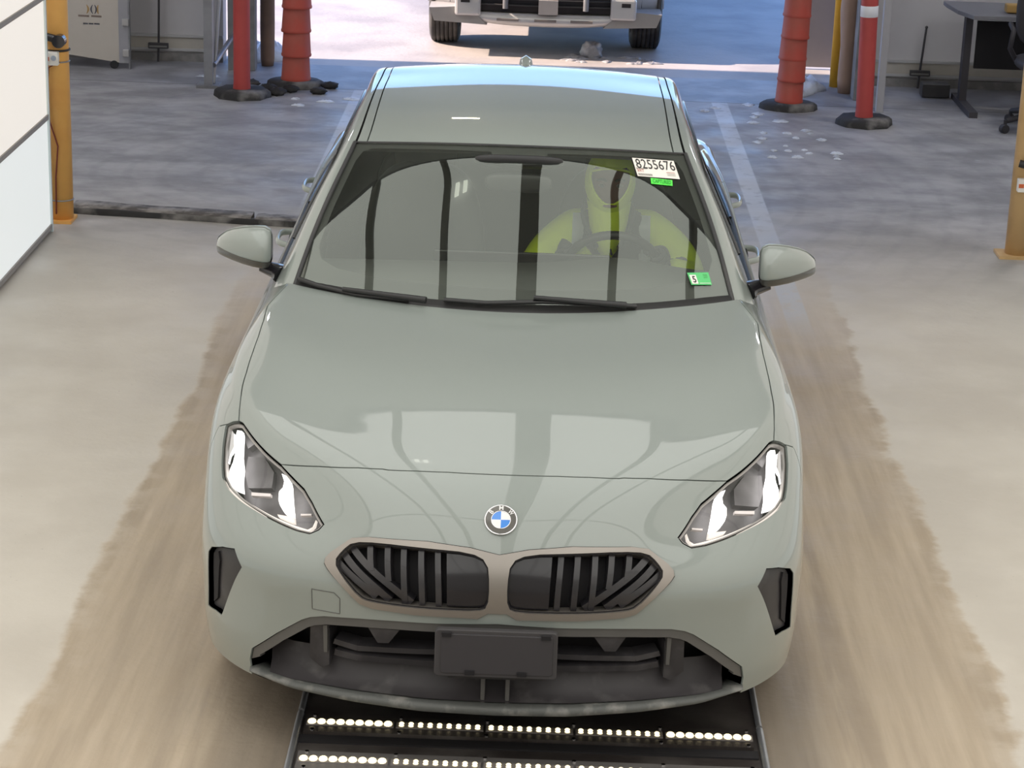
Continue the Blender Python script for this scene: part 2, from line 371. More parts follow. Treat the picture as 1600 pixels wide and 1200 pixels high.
def patch(S,name,outer,holes,mt,parent,off=0,rim=.012,mirror='both',step=.12,gap=0,rimmat=None,tri=False,**k):
    # mirror: 'both' = one mesh over both halves, 'pair' = two objects, 'right'/'left'
    if gap: outer=inset(S,outer,gap); holes=[inset(S,h,-gap) for h in holes]
    V,F=patch_uv(outer,holes,step)
    X=S.ev(V[:,0],V[:,1]); N=S.nrm(V[:,0],V[:,1]); ctr=V[:,0] if S is TUB else V[:,1]
    ondge=(ctr<1e-6); X[ondge,0]=0
    N[ondge,0]=0
    X=X+N*off
    if S is GH: F=F[:,::-1]
    ed={}
    for f in F:
        for a,b in ((f[0],f[1]),(f[1],f[2]),(f[2],f[0])): ed[(a,b)]=1
    bd=[(a,b) for (a,b) in ed if (b,a) not in ed and not (ondge[a] and ondge[b])]
    VV=list(X);NN=list(N);FF=[tuple(f) for f in F]; MI=[0]*len(FF)
    if rim:
        for a,b in bd:
            A,B=X[a],X[b]; a2,b2=A-N[a]*rim,B-N[b]*rim; t=B-A; n=np.cross(t,N[a]); n=n/max(np.linalg.norm(n),1e-9)
            q=len(VV); VV+=[A,B,b2,a2]; NN+=[n]*4; FF.append((q+1,q,q+3,q+2)); MI.append(1 if rimmat else 0)
    VV=np.array(VV);NN=np.array(NN)
    def mk(sg):
        v=VV*[sg,1,1]; n=NN*[sg,1,1]; f=[x[::-1] for x in FF] if sg<0 else FF
        return v,n,f
    objs=[]
    def out(v,n,f,mi):
        me=bpy.data.meshes.new(name); me.from_pydata([tuple(p) for p in v],[],[tuple(int(i) for i in x) for x in f])
        me.materials.append(mt)
        if rimmat: me.materials.append(rimmat)
        me.polygons.foreach_set('material_index',mi); me.polygons.foreach_set('use_smooth',[True]*len(f)); me.update()
        me.normals_split_custom_set_from_vertices([tuple(p) for p in n])
        o=bpy.data.objects.new(name,me); COL.objects.link(o); 
        if parent: o.parent=parent
        objs.append(tag(o,**k))
    if mirror=='both':
        v,n,f=mk(1); v2,n2,f2=mk(-1); q=len(v)
        out(np.vstack([v,v2]),np.vstack([n,n2]),list(f)+[tuple(i+q for i in x) for x in f2],MI+MI)
    else:
        for sg in {'pair':(1,-1),'right':(1,),'left':(-1,)}[mirror]: out(*mk(sg),MI)
    return objs
def on(S,uv,off=0,sg=1):
    u,v=uv; X=S.ev([u],[v])[0]; N=S.nrm([u],[v])[0]
    return (X+N*off)*[sg,1,1]
def stroke(S,pts,off): # photo polyline -> 3D points on the surface, on their own side of the car
    return [on(S,pxuv(S,*p),off,-1 if atz(p[0],p[1],.7 if S is TUB else 1.2)[0]<0 else 1) for p in pts]
# ================================================================== the car
CAR=empty('car',(0,0,0),label='grey-green sedan with kidney grille standing on the lane over the light ramp',cat='car')
HLp=[(355,663),(364,659),(373,658),(379,661),(384,668),(398,687),(417.5,708),(438.5,726),(459.5,748.5),(475,764),(487.5,785),(506,819.5),(498,828),(484,834),(463,829),(435,817),(400,797.5),(374,780),(356,762.5),(347.5,745),(346.6,727.5),(348.4,692.5),(352.7,666)]
HL=trace(TUB,HLp)
CUT=trace(TUB,[(781,742),(700,738),(650,736),(606,734.5),(598,733),(560,731),(500,729),(460,727.5)])
CUT[0]=np.array([0,CUT[0][1]])
SIDE=trace(TUB,[(374,640),(377,615),(385,582),(395,550),(404,525),(412,500),(418,478)])
SIDE.append(np.array([SIDE[-1][0]+.12,11.0]))
SEAM=trace(TUB,[(346,665),(335,669)])+[np.array([6.25,5.7]),np.array([6.35,5.0])]
print('HL',np.round(HL[0],2),np.round(HL[7],2),np.round(HL[11],2),'CUT',np.round(CUT[0],2),np.round(CUT[-1],2),'SIDE',np.round(SIDE[0],2),np.round(SIDE[-1],2),'SEAM',np.round(SEAM,2))
FA=circ(TUB,.86,.335,.372,PI*1.112,-.112*PI,26)    # front wheel arch, front foot to rear foot
RA=circ(TUB,3.52,.335,.372,PI*1.112,-.112*PI,26)
ia=[i for i,p in enumerate(FA) if p[1]<.35]; print('arch v',[round(p[1],2) for p in FA][:3],[round(p[0],2) for p in FA][::5])
def foot(a):   # arch polyline closed onto the sill
    a=[p.copy() for p in a]; a[0][1]=0; a[-1][1]=0; return a
FA=foot(FA); RA=foot(RA)
hi=7
hood=CUT+HL[hi:1:-1]+SIDE+[np.array([u,11.]) for u in np.linspace(SIDE[-1][0]-.3,0,16)]
LIPT=trace(TUB,[(392,1040),(440,1045),(495,1058),(564,1074),(682,1085)])
INT=trace(TUB,[(776,976),(682,975.4),(620,971.5),(564,967.6),(506,963.6),(485,965),(472,969),(432.5,990),(394,1013.5),(391,1030)])
INT[0]=np.array([0,INT[0][1]])
ie=INT[-1][0]; INT.append(np.array([ie,0]))
GRO=trace(TUB,[(776,868),(735,857),(667.5,847),(577.5,840.6),(551,842),(519,863),(510,872),(508,880),(512,887.5),(529,908),(562.5,942),(581,949),(649,959.5),(724,964),(746,965.5),(763,957),(776,958)])
GRO[0][0]=0;GRO[-1][0]=0
GRI=chaikin(trace(TUB,[(523,878),(536,861),(553,848),(592.5,849),(667.5,857.5),(735,864),(762,878),(765,914),(762,949),(746,954),(690,952),(630,947),(577.5,939),(562.5,932.5),(536,900.6)]),1)
CURT=trace(TUB,[(326,862),(331,855),(348,855),(366,858),(377,886),(346,960),(336,952),(325.5,944.6)])
arch_i=next(i for i,p in enumerate(FA) if p[1]>0.01)
top=max(range(len(FA)),key=lambda i:FA[i][1])
bump=[np.array([0,CUT[0][1]])]+CUT[1:]+HL[hi:]+[HL[0]]+SEAM
# the bumper joins the arch at its front quarter
k0=next(i for i,p in enumerate(FA) if p[1]>3.0)
bump+=FA[k0::-1]+[np.array([u,0.]) for u in np.linspace(FA[0][0]-.15,ie+.2,8)]+INT[::-1]
patch(TUB,'hood',hood,[],PAINT,CAR,gap=.0022,step=.13)
BUMPER=patch(TUB,'front_bumper',bump,[],PAINT,CAR,gap=.0016,step=.1) if False else None
nose_top=INT[0][1]
# bumper polygon with a grille notch along the centre line
bump2=CUT+HL[hi:]+[HL[0]]+SEAM+FA[k0::-1]+[np.array([u,0.]) for u in np.linspace(FA[0][0]-.15,ie+.2,8)]+INT[::-1]+GRO[::-1]
patch(TUB,'front_bumper',bump2,[CURT],PAINT,CAR,gap=.0018,step=.1)
UD=8.92
fend=SEAM+FA[k0:]+[np.array([u,0.]) for u in np.linspace(FA[-1][0]+.1,UD,4)]+[np.array([UD,v]) for v in np.linspace(.8,11,14)]+[np.array([u,11.]) for u in np.linspace(UD-.15,SIDE[-1][0]+.05,4)]+SIDE[::-1]+[HL[2],HL[1],HL[0]]
patch(TUB,'front_fender',fend,[],PAINT,CAR,gap=.002,mirror='pair',step=.13)
def rect(u0,u1,v0,v1): return [np.array(p,float) for p in ((u0,v0),(u1,v0),(u1,v1),(u0,v1))]
patch(TUB,'front_door',rect(UD,10.66,.55,11),[],PAINT,CAR,gap=.002,mirror='pair')
kr=next(i for i,p in enumerate(RA) if p[1]>.55); kq=next(i for i,p in enumerate(RA) if p[0]>12.0)
rd=[np.array([10.66,.55]),np.array([RA[kr][0]-.02,.55])]+RA[kr:kq]+[np.array([12.05,v]) for v in (6.5,8,9.5,11)]+[np.array([10.66,11.])]
patch(TUB,'rear_door',rd,[],PAINT,CAR,gap=.002,mirror='pair')
sill=rect(FA[-1][0],RA[0][0],0,.55); patch(TUB,'side_sill',sill,[],BLACK,CAR,gap=.001,mirror='pair')
qp=[RA[kq-1]]+RA[kq:]+[np.array([u,0.]) for u in np.linspace(RA[-1][0]+.2,17,14)]+[np.array([17.,4.])]+[np.array([u,4.]) for u in np.linspace(16.5,14.6,6)]+[np.array([14.6,v]) for v in np.linspace(5,11,7)]+[np.array([u,11.]) for u in np.linspace(14.2,12.05,6)]+[np.array([12.05,v]) for v in (9.5,8,6.5)]
patch(TUB,'rear_quarter_panel',qp,[],PAINT,CAR,gap=.002)
patch(TUB,'trunk_lid',rect(14.6,17,4,11),[],PAINT,CAR,gap=.002)
REDL=mat('rear_lamp_red',(.35,.01,.012,1),.15,coat=1)
patch(TUB,'tail_lamp',rect(13.9,15.9,4.9,5.9),[],REDL,CAR,off=.004,mirror='pair')
# dark shell behind the panels
lin=[np.array([0,6.9]),np.array([2.2,6.9]),np.array([3.6,7.2])]+[np.array([6.3,8.0]),np.array([8.6,8.0]),np.array([8.6,11]),np.array([0,11.])]
patch(TUB,'engine_cover_liner',lin,[],DARK,CAR,off=-.035,rim=0)
patch(TUB,'inner_shell',rect(8.7,17,1.0,11),[RA[2:-2]],DARK,CAR,off=-.03,rim=0,step=.25)
mb=MB(); mb.box((0,2.35,.20),(1.5,4.1,.03)); mb.box((0,1.25,.55),(1.3,.03,.7)); mb.build('underbody',DARK,CAR)
for sx in (1,-1):    # wheel wells
    for cy in (.86,3.52):
        X=np.array([[(sx*x,cy+.40*math.cos(t),.335+.40*math.sin(t)) for x in (.60,.85 if cy<1 else .79)] for t in np.linspace(-.25,PI+.25,20)])
        mb=MB().grid(X); mb.add([(sx*.60,cy+.4*math.cos(t),.335+.4*math.sin(t)) for t in np.linspace(-.25,PI+.25,20)],[tuple(range(20))]); mb.build('wheel_well',DARK,CAR)
# ---- headlamps
DRL=emis('daylight_lamp_white',(1,.97,.93,1),2.6,noise=.25,nscale=70)
DRL2=emis('daylight_lamp_edge',(1,.90,.80,1),.85,noise=.2,nscale=40)
BEZ=mat('lamp_bezel_bright',(.42,.39,.37,1),.3,metal=.3,noise=.05)
HBK=mat('lamp_housing_grey',(.12,.112,.118,1),.35,metal=.2,noise=.3,col2=(.20,.19,.195,1),n2scale=7,n2=(.35,.7))
def hz(pts): return [(330+.175*x,640+.175*y) for x,y in pts]
D1=hz([(232,185),(272,190),(280,225),(276,300),(270,420),(282,530),(272,640),(280,738),(215,715),(172,650),(160,600),(165,540),(195,470),(215,390),(215,250)])
D2=hz([(630,572),(668,590),(705,640),(716,690),(722,800),(738,955),(700,955),(650,915),(612,850),(600,800),(606,730),(640,695),(652,640)])
D3=hz([(130,600),(160,680),(250,775),(400,868),(600,975),(760,1040),(862,1072),(905,1050),(935,985),(922,1040),(868,1092),(755,1068),(590,1005),(395,900),(240,800),(140,690)])
D4=hz([(590,935),(740,960),(745,1010),(720,1008),(600,955)])
D5=hz([(140,195),(190,190),(205,215),(205,330),(170,400),(150,480),(140,420),(165,330),(175,220),(150,215),(125,320),(112,480),(105,470),(118,300)])
patch(TUB,'headlamp_housing',inset(TUB,HL,.004),[],HBK,CAR,off=-.075,rim=-.072,mirror='pair',step=.08,rimmat=BLACK)
hp=[o for o in CAR.children if o.name.startswith('headlamp_housing')]
for sx,hpar in zip((1,-1),hp):
    mr='right' if sx>0 else 'left'
    for D,mm,nm,of in ((D1,DRL,'light_blade',-.02),(D2,DRL,'light_blade',-.02),(D4,DRL2,'light_strip',-.016),(D3,DRL2,'light_strip',-.012),(D5,CHROME,'light_guide',-.014)):
        patch(TUB,nm,trace(TUB,D,of),[],mm,hpar,off=of,rim=.012,mirror=mr,step=.06)
    for D in (hz([(360,738),(530,750),(530,776),(358,768)]),hz([(800,930),(895,930),(895,945),(798,946)])):
        patch(TUB,'chrome_bar',trace(TUB,D,-.03),[],mat('bright_bar',(.9,.82,.8,1),.3,noise=.02) if 'bright_bar' not in MATS else MATS['bright_bar'],hpar,off=-.03,rim=.01,mirror=mr,step=.06)
    for D in (hz([(285,180),(330,190),(400,300),(330,350),(310,300)]),hz([(330,420),(480,430),(560,560),(540,700),(330,700),(300,560)])):
        patch(TUB,'lamp_reflector',trace(TUB,D,-.055),[],HBK,hpar,off=-.055,rim=.02,mirror=mr,step=.08)
    patch(TUB,'lamp_bezel',inset(TUB,HL,.003),[inset(TUB,HL,.0095)],BEZ,hpar,off=-.008,rim=.012,mirror=mr,step=.08)
    patch(TUB,'lamp_lens',inset(TUB,HL,.0025),[],LENS,hpar,off=-.0015,rim=0,mirror=mr,step=.08)
# ---- kidney grille
grf=[np.array([0,GRO[0][1]])]+GRO[1:]
patch(TUB,'grille_gap',inset(TUB,grf,-.003),[inset(TUB,GRI,.004)],DARK,CAR,off=.0012,rim=0,step=.1)
patch(TUB,'grille_frame',grf,[GRI],GRFR,CAR,off=.008,rim=.05,step=.06)
patch(TUB,'grille_backing',grf,[],DARK,CAR,off=-.055,rim=0)
def slat(p0,p1,w,mt,name,off,rim=.035,par=CAR,mirror='pair'):
    (x0,y0),(x1,y1)=p0,p1; dx,dy=x1-x0,y1-y0; l=math.hypot(dx,dy); nx,ny=-dy/l*w/2,dx/l*w/2
    q=[(x0+nx,y0+ny),(x1+nx,y1+ny),(x1-nx,y1-ny),(x0-nx,y0-ny)]
    return patch(TUB,name,trace(TUB,q,off),[],mt,par,off=off,rim=rim,mirror=mirror,step=.05)
gz=lambda x,y:(480+.375*x,820+.375*y)
SL=mat('grille_slat_black',(.016,.015,.018,1),.3,noise=.3,coat=.2,col2=(.05,.047,.05,1),n2scale=8,n2=(.45,.8))
for x,y0,y1 in ((263,85,190),(336,88,235),(404,92,330),(476,97,335),(545,103,340)): slat(gz(x,y0),gz(x+3,y1),9,SL,'grille_slat',-.012)
for a,b in (((185,85),(435,325)),((150,112),(345,315)),((125,150),(290,300))): slat(gz(*a),gz(*b),11,SL,'grille_slat',-.014)
patch(TUB,'radar_panel',trace(TUB,[gz(580,112),gz(700,118),gz(757,155),gz(757,250),gz(750,350),gz(580,345)]),[],GLOSSB,CAR,off=-.010,rim=.03,mirror='pair',step=.08)
# ---- lower intake
intk=[np.array([0,INT[0][1]])]+INT[1:]+[np.array([u,0.]) for u in np.linspace(ie-.2,0,10)]
patch(TUB,'intake_liner',intk,[],DARK,CAR,off=-.13,rim=-.125,rimmat=DUSTB)
trimi=inset(TUB,intk,.030); 
TRM=mat('intake_trim_grey',(.10,.098,.094,1),.45,noise=.1)
band=[p for p in INT[:-1]]; 
ins=[]
Z=inset(TUB,band+[np.array([0,band[-1][1]])],.026)
zz=Z if np.linalg.norm(np.array(Z[0])-band[0])<.5 else Z[::-1]
bi=[min(Z,key=lambda q:np.linalg.norm(q-b)) for b in band]; bi[0][0]=0
patch(TUB,'intake_trim',band+bi[::-1],[],TRM,CAR,off=-.006,rim=.02,step=.08)
iz=lambda x,y:(380+.2625*x,940+.2625*y)
for a,b,c,w in (((540,235),(680,278),(1150,300),8),((545,300),(680,335),(1150,372),9)):
    slat(iz(*a),iz(*b),w,DUSTB,'intake_slat',-.035,.05); slat(iz(*b),iz(*c),w,DUSTB,'intake_slat',-.035,.05)
    slat(iz(*c),(781,iz(*c)[1]+2),w,DUSTB,'intake_slat',-.035,.05)
patch(TUB,'intake_side_fin',trace(TUB,[iz(400,140),iz(490,135),iz(515,160),iz(512,375),iz(470,390),iz(395,330)],-.03),[],DUSTB,CAR,off=-.03,rim=.06,mirror='pair',step=.08)
patch(TUB,'intake_side_edge',trace(TUB,[iz(475,140),iz(500,140),iz(500,300),iz(480,300)],-.02),[],TRM,CAR,off=-.02,rim=.02,mirror='pair',step=.08)
patch(TUB,'sensor_bracket',trace(TUB,[iz(745,155),iz(930,170),iz(865,248),iz(800,245)],-.02),[],DUSTB,CAR,off=-.02,rim=.02,mirror='pair',step=.08)
LD=mat('intake_duct_grey',(.035,.031,.034,1),.5,noise=.4,nscale=9,col2=(.10,.095,.095,1),n2scale=12,n2=(.55,.8))
patch(TUB,'intake_lower_duct',intk,[],LD,CAR,off=-.075,rim=0) if 0 else None
X=[[(x,np.interp(abs(x),np.array(PL)[:7,0],np.array(PL)[:7,1])+dy,z) for dy,z in ((.02,.215),(.07,.235),(.09,.30))] for x in np.linspace(-.64,.64,40)]
MB().grid(np.array(X)).build('intake_lower_duct',LD,CAR)
# lip below the intake
LP=[(397,1036,402,1050),(440,1050,450,1064),(495,1062,550,1083),(564,1075,620,1091),(682,1085,700,1096),(781,1090,785,1101)]
def lipx(px,py,off): 
    uv=pxuv(TUB,px,py,off); return on(TUB,uv,off)
rows=[]
for s_ in np.linspace(0,1,26):
    x=.70*s_; pl=np.array(PL); yb=np.interp(x,pl[:7,0],pl[:7,1]); 
    zb=.176+.022*s_**3; zt=zb+.034*(1-.45*s_**3)
    rows.append([(x,yb+.10,zb+.004),(x,yb+.016,zb),(x,yb-.004,zb+.01),(x,yb-.002,zt-.006),(x,yb+.012,zt),(x,yb+.13,zt-.004)])
R=np.array(rows); R2=R[::-1]*[-1,1,1]; MB().grid(np.vstack([R2,R[1:]]),(False,True)).build('front_lip',LIPM,CAR)
for x in (-.034,.034): MB().box((x,.045,.245),(.012,.06,.10)).build('duct_rib',TRM,CAR,bevel=.003)
# ---- air curtains
patch(TUB,'air_curtain_insert',CURT,[],DUSTB,CAR,off=-.018,rim=-.016,mirror='pair',step=.08,rimmat=BLACK)
patch(TUB,'air_curtain_slot',trace(TUB,[(328,864),(335,862),(337,878),(334,935),(328,940)]),[],DARK,CAR,off=-.012,rim=.01,mirror='pair',step=.08)
# bumper tow cover outline
tw=trace(TUB,[(487,920),(522,926),(531,935),(531,959),(488,951)])
for i in range(4): pass
gl=[on(TUB,p,.0006,-1) for p in dens(tw,.05)]+[on(TUB,tw[0],.0006,-1)]
MB().tube(gl,.0011,5).build('tow_cover_gap',TRM,CAR)
# ---- number plate holder
O=np.array([-.005,-.055,.305]); mb=MB(); W,H=.334,.136
c=chaikin([(-W/2,0),(W/2,0),(W/2,H),(-W/2,H)],0)
def rr(w,h,r,n=5,x0=0,y0=0):
    out=[]
    for cx,cy,a in ((w/2-r,-h/2+r,-PI/2),(w/2-r,h/2-r,0),(-w/2+r,h/2-r,PI/2),(-w/2+r,-h/2+r,PI)):
        for i in range(n+1): t=a+PI/2*i/n; out.append((x0+cx+r*math.cos(t),y0+cy+r*math.sin(t)))
    return out
ey=Vector((0,.06,1)).normalized()
MB().prism(rr(W,H,.012,5,0,H/2),(0,-.062,.322),(1,0,0),ey,(0,.02,0)).build('plate_holder',mat('plate_holder_grey',(.05,.047,.05,1),.5,noise=.1),CAR,bevel=.003)
PLB=mat('blank_plate_dark',(.055,.052,.056,1),.55,noise=.05)
MB().prism(rr(W-.03,H-.022,.008,5,.002,H/2),(0,-.066,.322),(1,0,0),ey,(0,.01,0)).build('plate_panel',mat('plate_panel_dark',(.040,.037,.041,1),.55,noise=.03),CAR,bevel=.002)
for x,z in ((-.135,.124),(.135,.124),(-.07,.016),(.072,.016)):
    MB().box((x,-.067+z*.06,.322+z),(.026,.01,.012)).build('plate_slot',DARK,CAR)
MB().box((0,-.0,.36),(.26,.09,.10)).build('plate_mount',BLACK,CAR)
# ---- badge
uvb=pxuv(TUB,781,813); uvb[0]=0; P=on(TUB,uvb); N=TUB.nrm([0],[uvb[1]])[0]; N[0]=0; N/=np.linalg.norm(N)
ex=np.array([1,0,0.]); ey2=np.cross(N,ex)*1; ey2=ey2 if ey2[2]>0 else -ey2
rB=.0435
def disc(r0,r1,h,a0,a1,n=40):
    V=[];F=[]
    for i in range(n+1):
        t=a0+(a1-a0)*i/n; d=ex*math.cos(t)+ey2*math.sin(t)
        V+=[P+d*r0+N*h,P+d*r1+N*h]
    for i in range(n): F.append((2*i,2*i+1,2*i+3,2*i+2))
    return V,F
bd=MB().add(*disc(.026,rB-.002,.0042,0,2*PI)).build('badge',mat('badge_ring_grey',(.10,.095,.085,1),.25,coat=1,noise=.03),CAR)
MB().tube([P+(ex*math.cos(t)+ey2*math.sin(t))*rB+N*.003 for t in np.linspace(0,2*PI,49)[:-1]],.0022,8,True).build('badge_rim',CHROME,bd)
MB().tube([P+(ex*math.cos(t)+ey2*math.sin(t))*.0262+N*.0042 for t in np.linspace(0,2*PI,49)[:-1]],.0013,6,True).build('badge_inner_rim',CHROME,bd)
BLU=mat('badge_blue',(.05,.25,.75,1),.3,coat=1,noise=.02); WHT=mat('badge_white',(.85,.85,.85,1),.3,coat=1,noise=.01)
for q in range(4): MB().add(*disc(0,.0262,.0045,q*PI/2,(q+1)*PI/2,12)).build('badge_quarter',BLU if q in (1,3) else WHT,bd)
for ch,ang in (('B',140),('M',90),('W',40)):
    V,F,asp=text_mesh(ch,True); t=math.radians(ang); rad=ex*math.cos(t)+ey2*math.sin(t); tan=np.cross(rad,N); 
    if (tan@ex)*math.sin(t)<0: tan=-tan
    h=.0125; w_=h*min(asp,1.2); c=P+rad*.0288
    MB().add([c+tan*(v[0]-.5)*w_+rad*v[1]*h+N*.0052 for v in V],F,False).build('badge_letter',WHT,bd)
# ---- greenhouse
wsp=[(0,0)]+[(3-.0,0)][:0]
ws=[np.array(p,float) for p in [(0,0)]]+[np.array([0,3.]) ]+[np.array([a,3.]) for a in np.linspace(.3,2.85,9)]+[np.array([2.96,2.95]),np.array([3,2.85])]+[np.array([3,b]) for b in np.linspace(2.6,0,9)]
patch(GH,'windshield',ws,[],WGLASS,CAR,gap=0,rim=0,off=.0,step=.12)
wso=CAR.children[-1]
fr_in=[np.array(p,float) for p in [(.42,0),(.42,1.6),(.50,2.35),(.62,2.66),(.85,2.80),(1.6,2.80),(2.6,2.78),(2.82,2.70),(2.90,2.5),(2.90,1.3),(2.88,.45),(2.62,.36),(2.58,0)]]
outr=[np.array([0.,0])]+[np.array([0,b]) for b in (1,2,3.)]+[np.array([a,3.]) for a in np.linspace(.3,3,9)]+[np.array([3.,b]) for b in (2,1,0)]
fr_in2=[np.array([0.42,0])]+fr_in[1:-1]+[np.array([2.6,0])]
patch(GH,'windshield_frit_band',[np.array([0.,0])]+outr[1:]+[fr_in2[-1]]+fr_in2[-2:0:-1]+[fr_in2[0]],[],mat('frit_black',(.03,.031,.031,1),.5,noise=.05),CAR,off=-.006,rim=0)
# roof, ditch strips, side frame
patch(GH,'roof',[np.array(p,float) for p in [(3.04,0),(3.04,1.5),(3.03,2.66),(5,2.72),(7.0,2.78),(7.02,1.4),(7.02,0)]],[],PAINT,CAR,gap=.001)
patch(GH,'roof_strip',[np.array(p,float) for p in [(3.03,2.69),(5,2.75),(7.0,2.81),(7,3.02),(5,3.0),(3.05,2.97)]],[],PAINT,CAR,off=-.002,mirror='pair',gap=.001)
wo=[np.array(p,float) for p in [(.95,5.86),(.95,5.6),(1.6,4.75),(2.4,4.32),(3.2,4.22),(5,4.22),(6.6,4.22),(7.3,4.5),(7.9,5.2),(7.95,5.7),(7.6,5.88),(4,5.88)]]
patch(GH,'body_side_frame',[np.array(p,float) for p in [(0,3.04),(1.5,3.06),(3.06,3.04),(5,3.04),(7.03,3.06),(8,2.75),(9,2.6),(9,6),(0,6)]],[chaikin(wo,1)],PAINT,CAR,mirror='pair',rimmat=BLACK,rim=.015)
patch(GH,'rear_window_glass',[np.array(p,float) for p in [(7.05,0),(7.06,2.8),(8,2.6),(8.9,2.45),(8.9,0)]],[],SGLASS,CAR,rim=0)
for sx in ('right','left'):
    w1=[np.array(p,float) for p in [(.95,5.86),(.95,5.6),(1.6,4.75),(2.4,4.32),(3.2,4.22),(4.5,4.22),(4.62,5.88)]]
    w2=[np.array(p,float) for p in [(4.78,4.22),(6.6,4.22),(7.3,4.5),(7.9,5.2),(7.95,5.7),(7.6,5.88),(4.88,5.88)]]
    pp=[np.array(p,float) for p in [(4.46,4.18),(4.82,4.18),(4.92,5.9),(4.58,5.9)]]
    patch(GH,'side_window_glass',w1,[],SGLASS,CAR,off=-.006,rim=0,mirror=sx); patch(GH,'side_window_glass',w2,[],SGLASS,CAR,off=-.006,rim=0,mirror=sx)
    patch(GH,'pillar_trim',pp,[],GLOSSB,CAR,off=-.003,rim=.01,mirror=sx)
    sg=1 if sx=='right' else -1
    MB().tube([on(GH,(u,5.95),.004,sg) for u in np.linspace(.8,8,30)],.009,8).build('belt_molding',BLACK,CAR)
    MB().tube([on(GH,p,.002,sg) for p in dens(chaikin(wo,1)[3:22],.2,False)],.006,8).build('window_trim',GLOSSB,CAR)
    # black weather strip on the windshield pillar
    MB().tube([on(GH,(u,3.02),.001,sg) for u in np.linspace(.02,3.0,26)],[.008]*26,8).build('pillar_seal',BLACK,CAR)
for a,b in ((0,0),):
    MB().tube([on(GH,(3.02,abs(v)),-.002,1 if v>=0 else -1) for v in np.linspace(-2.98,2.98,40)],.005,8).build('roof_seal',BLACK,CAR)
# cowl and wipers
cw=[];
for s_ in np.linspace(-1,1,31):
    v=abs(s_)*3; a=on(GH,(0.0,v),0,1 if s_>=0 else -1); b=on(GH,(.16,v),.004,1 if s_>=0 else -1)
    cw.append([a+[0,-.03,-.03],a+[0,-.03,.001],b,b+[0,.005,-.02]])
MB().grid(np.array(cw)).build('cowl_panel',mat('cowl_black',(.022,.021,.022,1),.5,noise=.15),CAR)
WB=mat('wiper_black',(.015,.015,.016,1),.4,noise=.1)
for nm,bl,arm in (('wiper',[(470,441),(500,452),(560,466),(640,474)],[(540,462),(600,470),(668,479)]),('wiper',[(695,474),(760,479),(850,477),(930,480),(992,484)],[(833,475),(900,481),(975,487)])):
    bl3=[on(GH,pxuv(GH,*p),.018,-1 if p[0]<800 else 1) for p in dens([np.array(q) for q in bl],18,False)]
    o=MB().tube(bl3,.0075,6,sq=1.5).build(nm,WB,CAR)
    ar=[on(GH,pxuv(GH,*p),.032,-1 if p[0]<800 else 1) for p in dens([np.array(q) for q in arm],18,False)]
    MB().tube(ar,[.008+.004*i/len(ar) for i in range(len(ar))],6).build('wiper_arm',WB,o)
# antenna
mb=MB(); P=on(GH,(6.93,0)); X=[]
for t in np.linspace(0,1,9):
    y=P[1]-.09+.13*t; h=.036*math.sin(min(t*1.25,1)*PI/2)*(1 if t<.85 else .8); wd=.028*math.sin(max(.12,min(t*1.5,1))*PI/2)
    X.append([(-wd,y,P[2]-.01),(-wd*.8,y,P[2]+h*.6),(0,y,P[2]+h),(wd*.8,y,P[2]+h*.6),(wd,y,P[2]-.01)])
mb.grid(np.array(X)); mb.build('roof_antenna',PAINT,CAR)
# mirrors
def mirror_parts(sg):
    c=np.array([sg*.825,1.70,1.045]); W_=.197; H_=.140
    aa=[0,.0,.03,.12,.3,.5,.68,.82,.92,.98,1.0,1.0]; sc=[0,.72,.93,1,1,1,1,1,1,.93,.72,0]
    tp=lambda a:np.interp(a,[0,.15,.35,.6,.8,.92,1],[.44,.50,.47,.39,.26,.12,.02])
    bt=lambda a:np.interp(a,[0,.15,.4,.7,.9,1],[-.50,-.50,-.46,-.40,-.36,-.34])
    dp=lambda a:np.interp(a,[0,.4,.8,1],[.125,.125,.10,.065])
    def sec(a,k,lo=False,gr=0):
        t,b=tp(a)*H_,bt(a)*H_; m_,h=(t+b)/2,(t-b)/2*k+gr; D_=dp(a)*k+gr*2; out=[]
        for q in range(28):
            th=2*PI*q/28; cz,cy=math.cos(th),math.sin(th); e=.62
            z=m_+h*math.copysign(abs(cz)**e,cz); y=(D_/2)*math.copysign(abs(cy)**e,cy)
            y+=.10*a*a+ (.0 if y>0 else .022*(z/H_+.1)*-1*0)
            if cy<0: y+=.030*max(0,(z-m_)/max(h,1e-4))**2
            if lo: z=min(z,b+.030+gr)
            out.append(c+[sg*a*W_,y,z])
        return out
    o=MB().grid(np.array([sec(a,k) for a,k in zip(aa,sc)]),(False,True)).build('door_mirror',PAINT,CAR)
    mm=MATS.get('mirror_base_grey') or mat('mirror_base_grey',(.07,.07,.065,1),.35,coat=.4)
    MB().grid(np.array([sec(a,k,True,.0012) for a,k in zip(aa,sc)]),(False,True)).build('mirror_base',mm,o)
    MB().grid(np.array([[sec(a,.84)[q]+np.array([0,.006+.0*q,0]) for q in range(4,11)] for a in (.08,.3,.6,.85)])).build('mirror_face',CHROME,o)
    MB().tube([c+[sg*.035,.005,-.068],c+[-sg*.02,.0,-.082],(sg*.77,1.67,.955)],[.018,.026,.036],10,sq=1.7).build('mirror_arm',GLOSSB,o)
for sg in (1,-1): mirror_parts(sg)
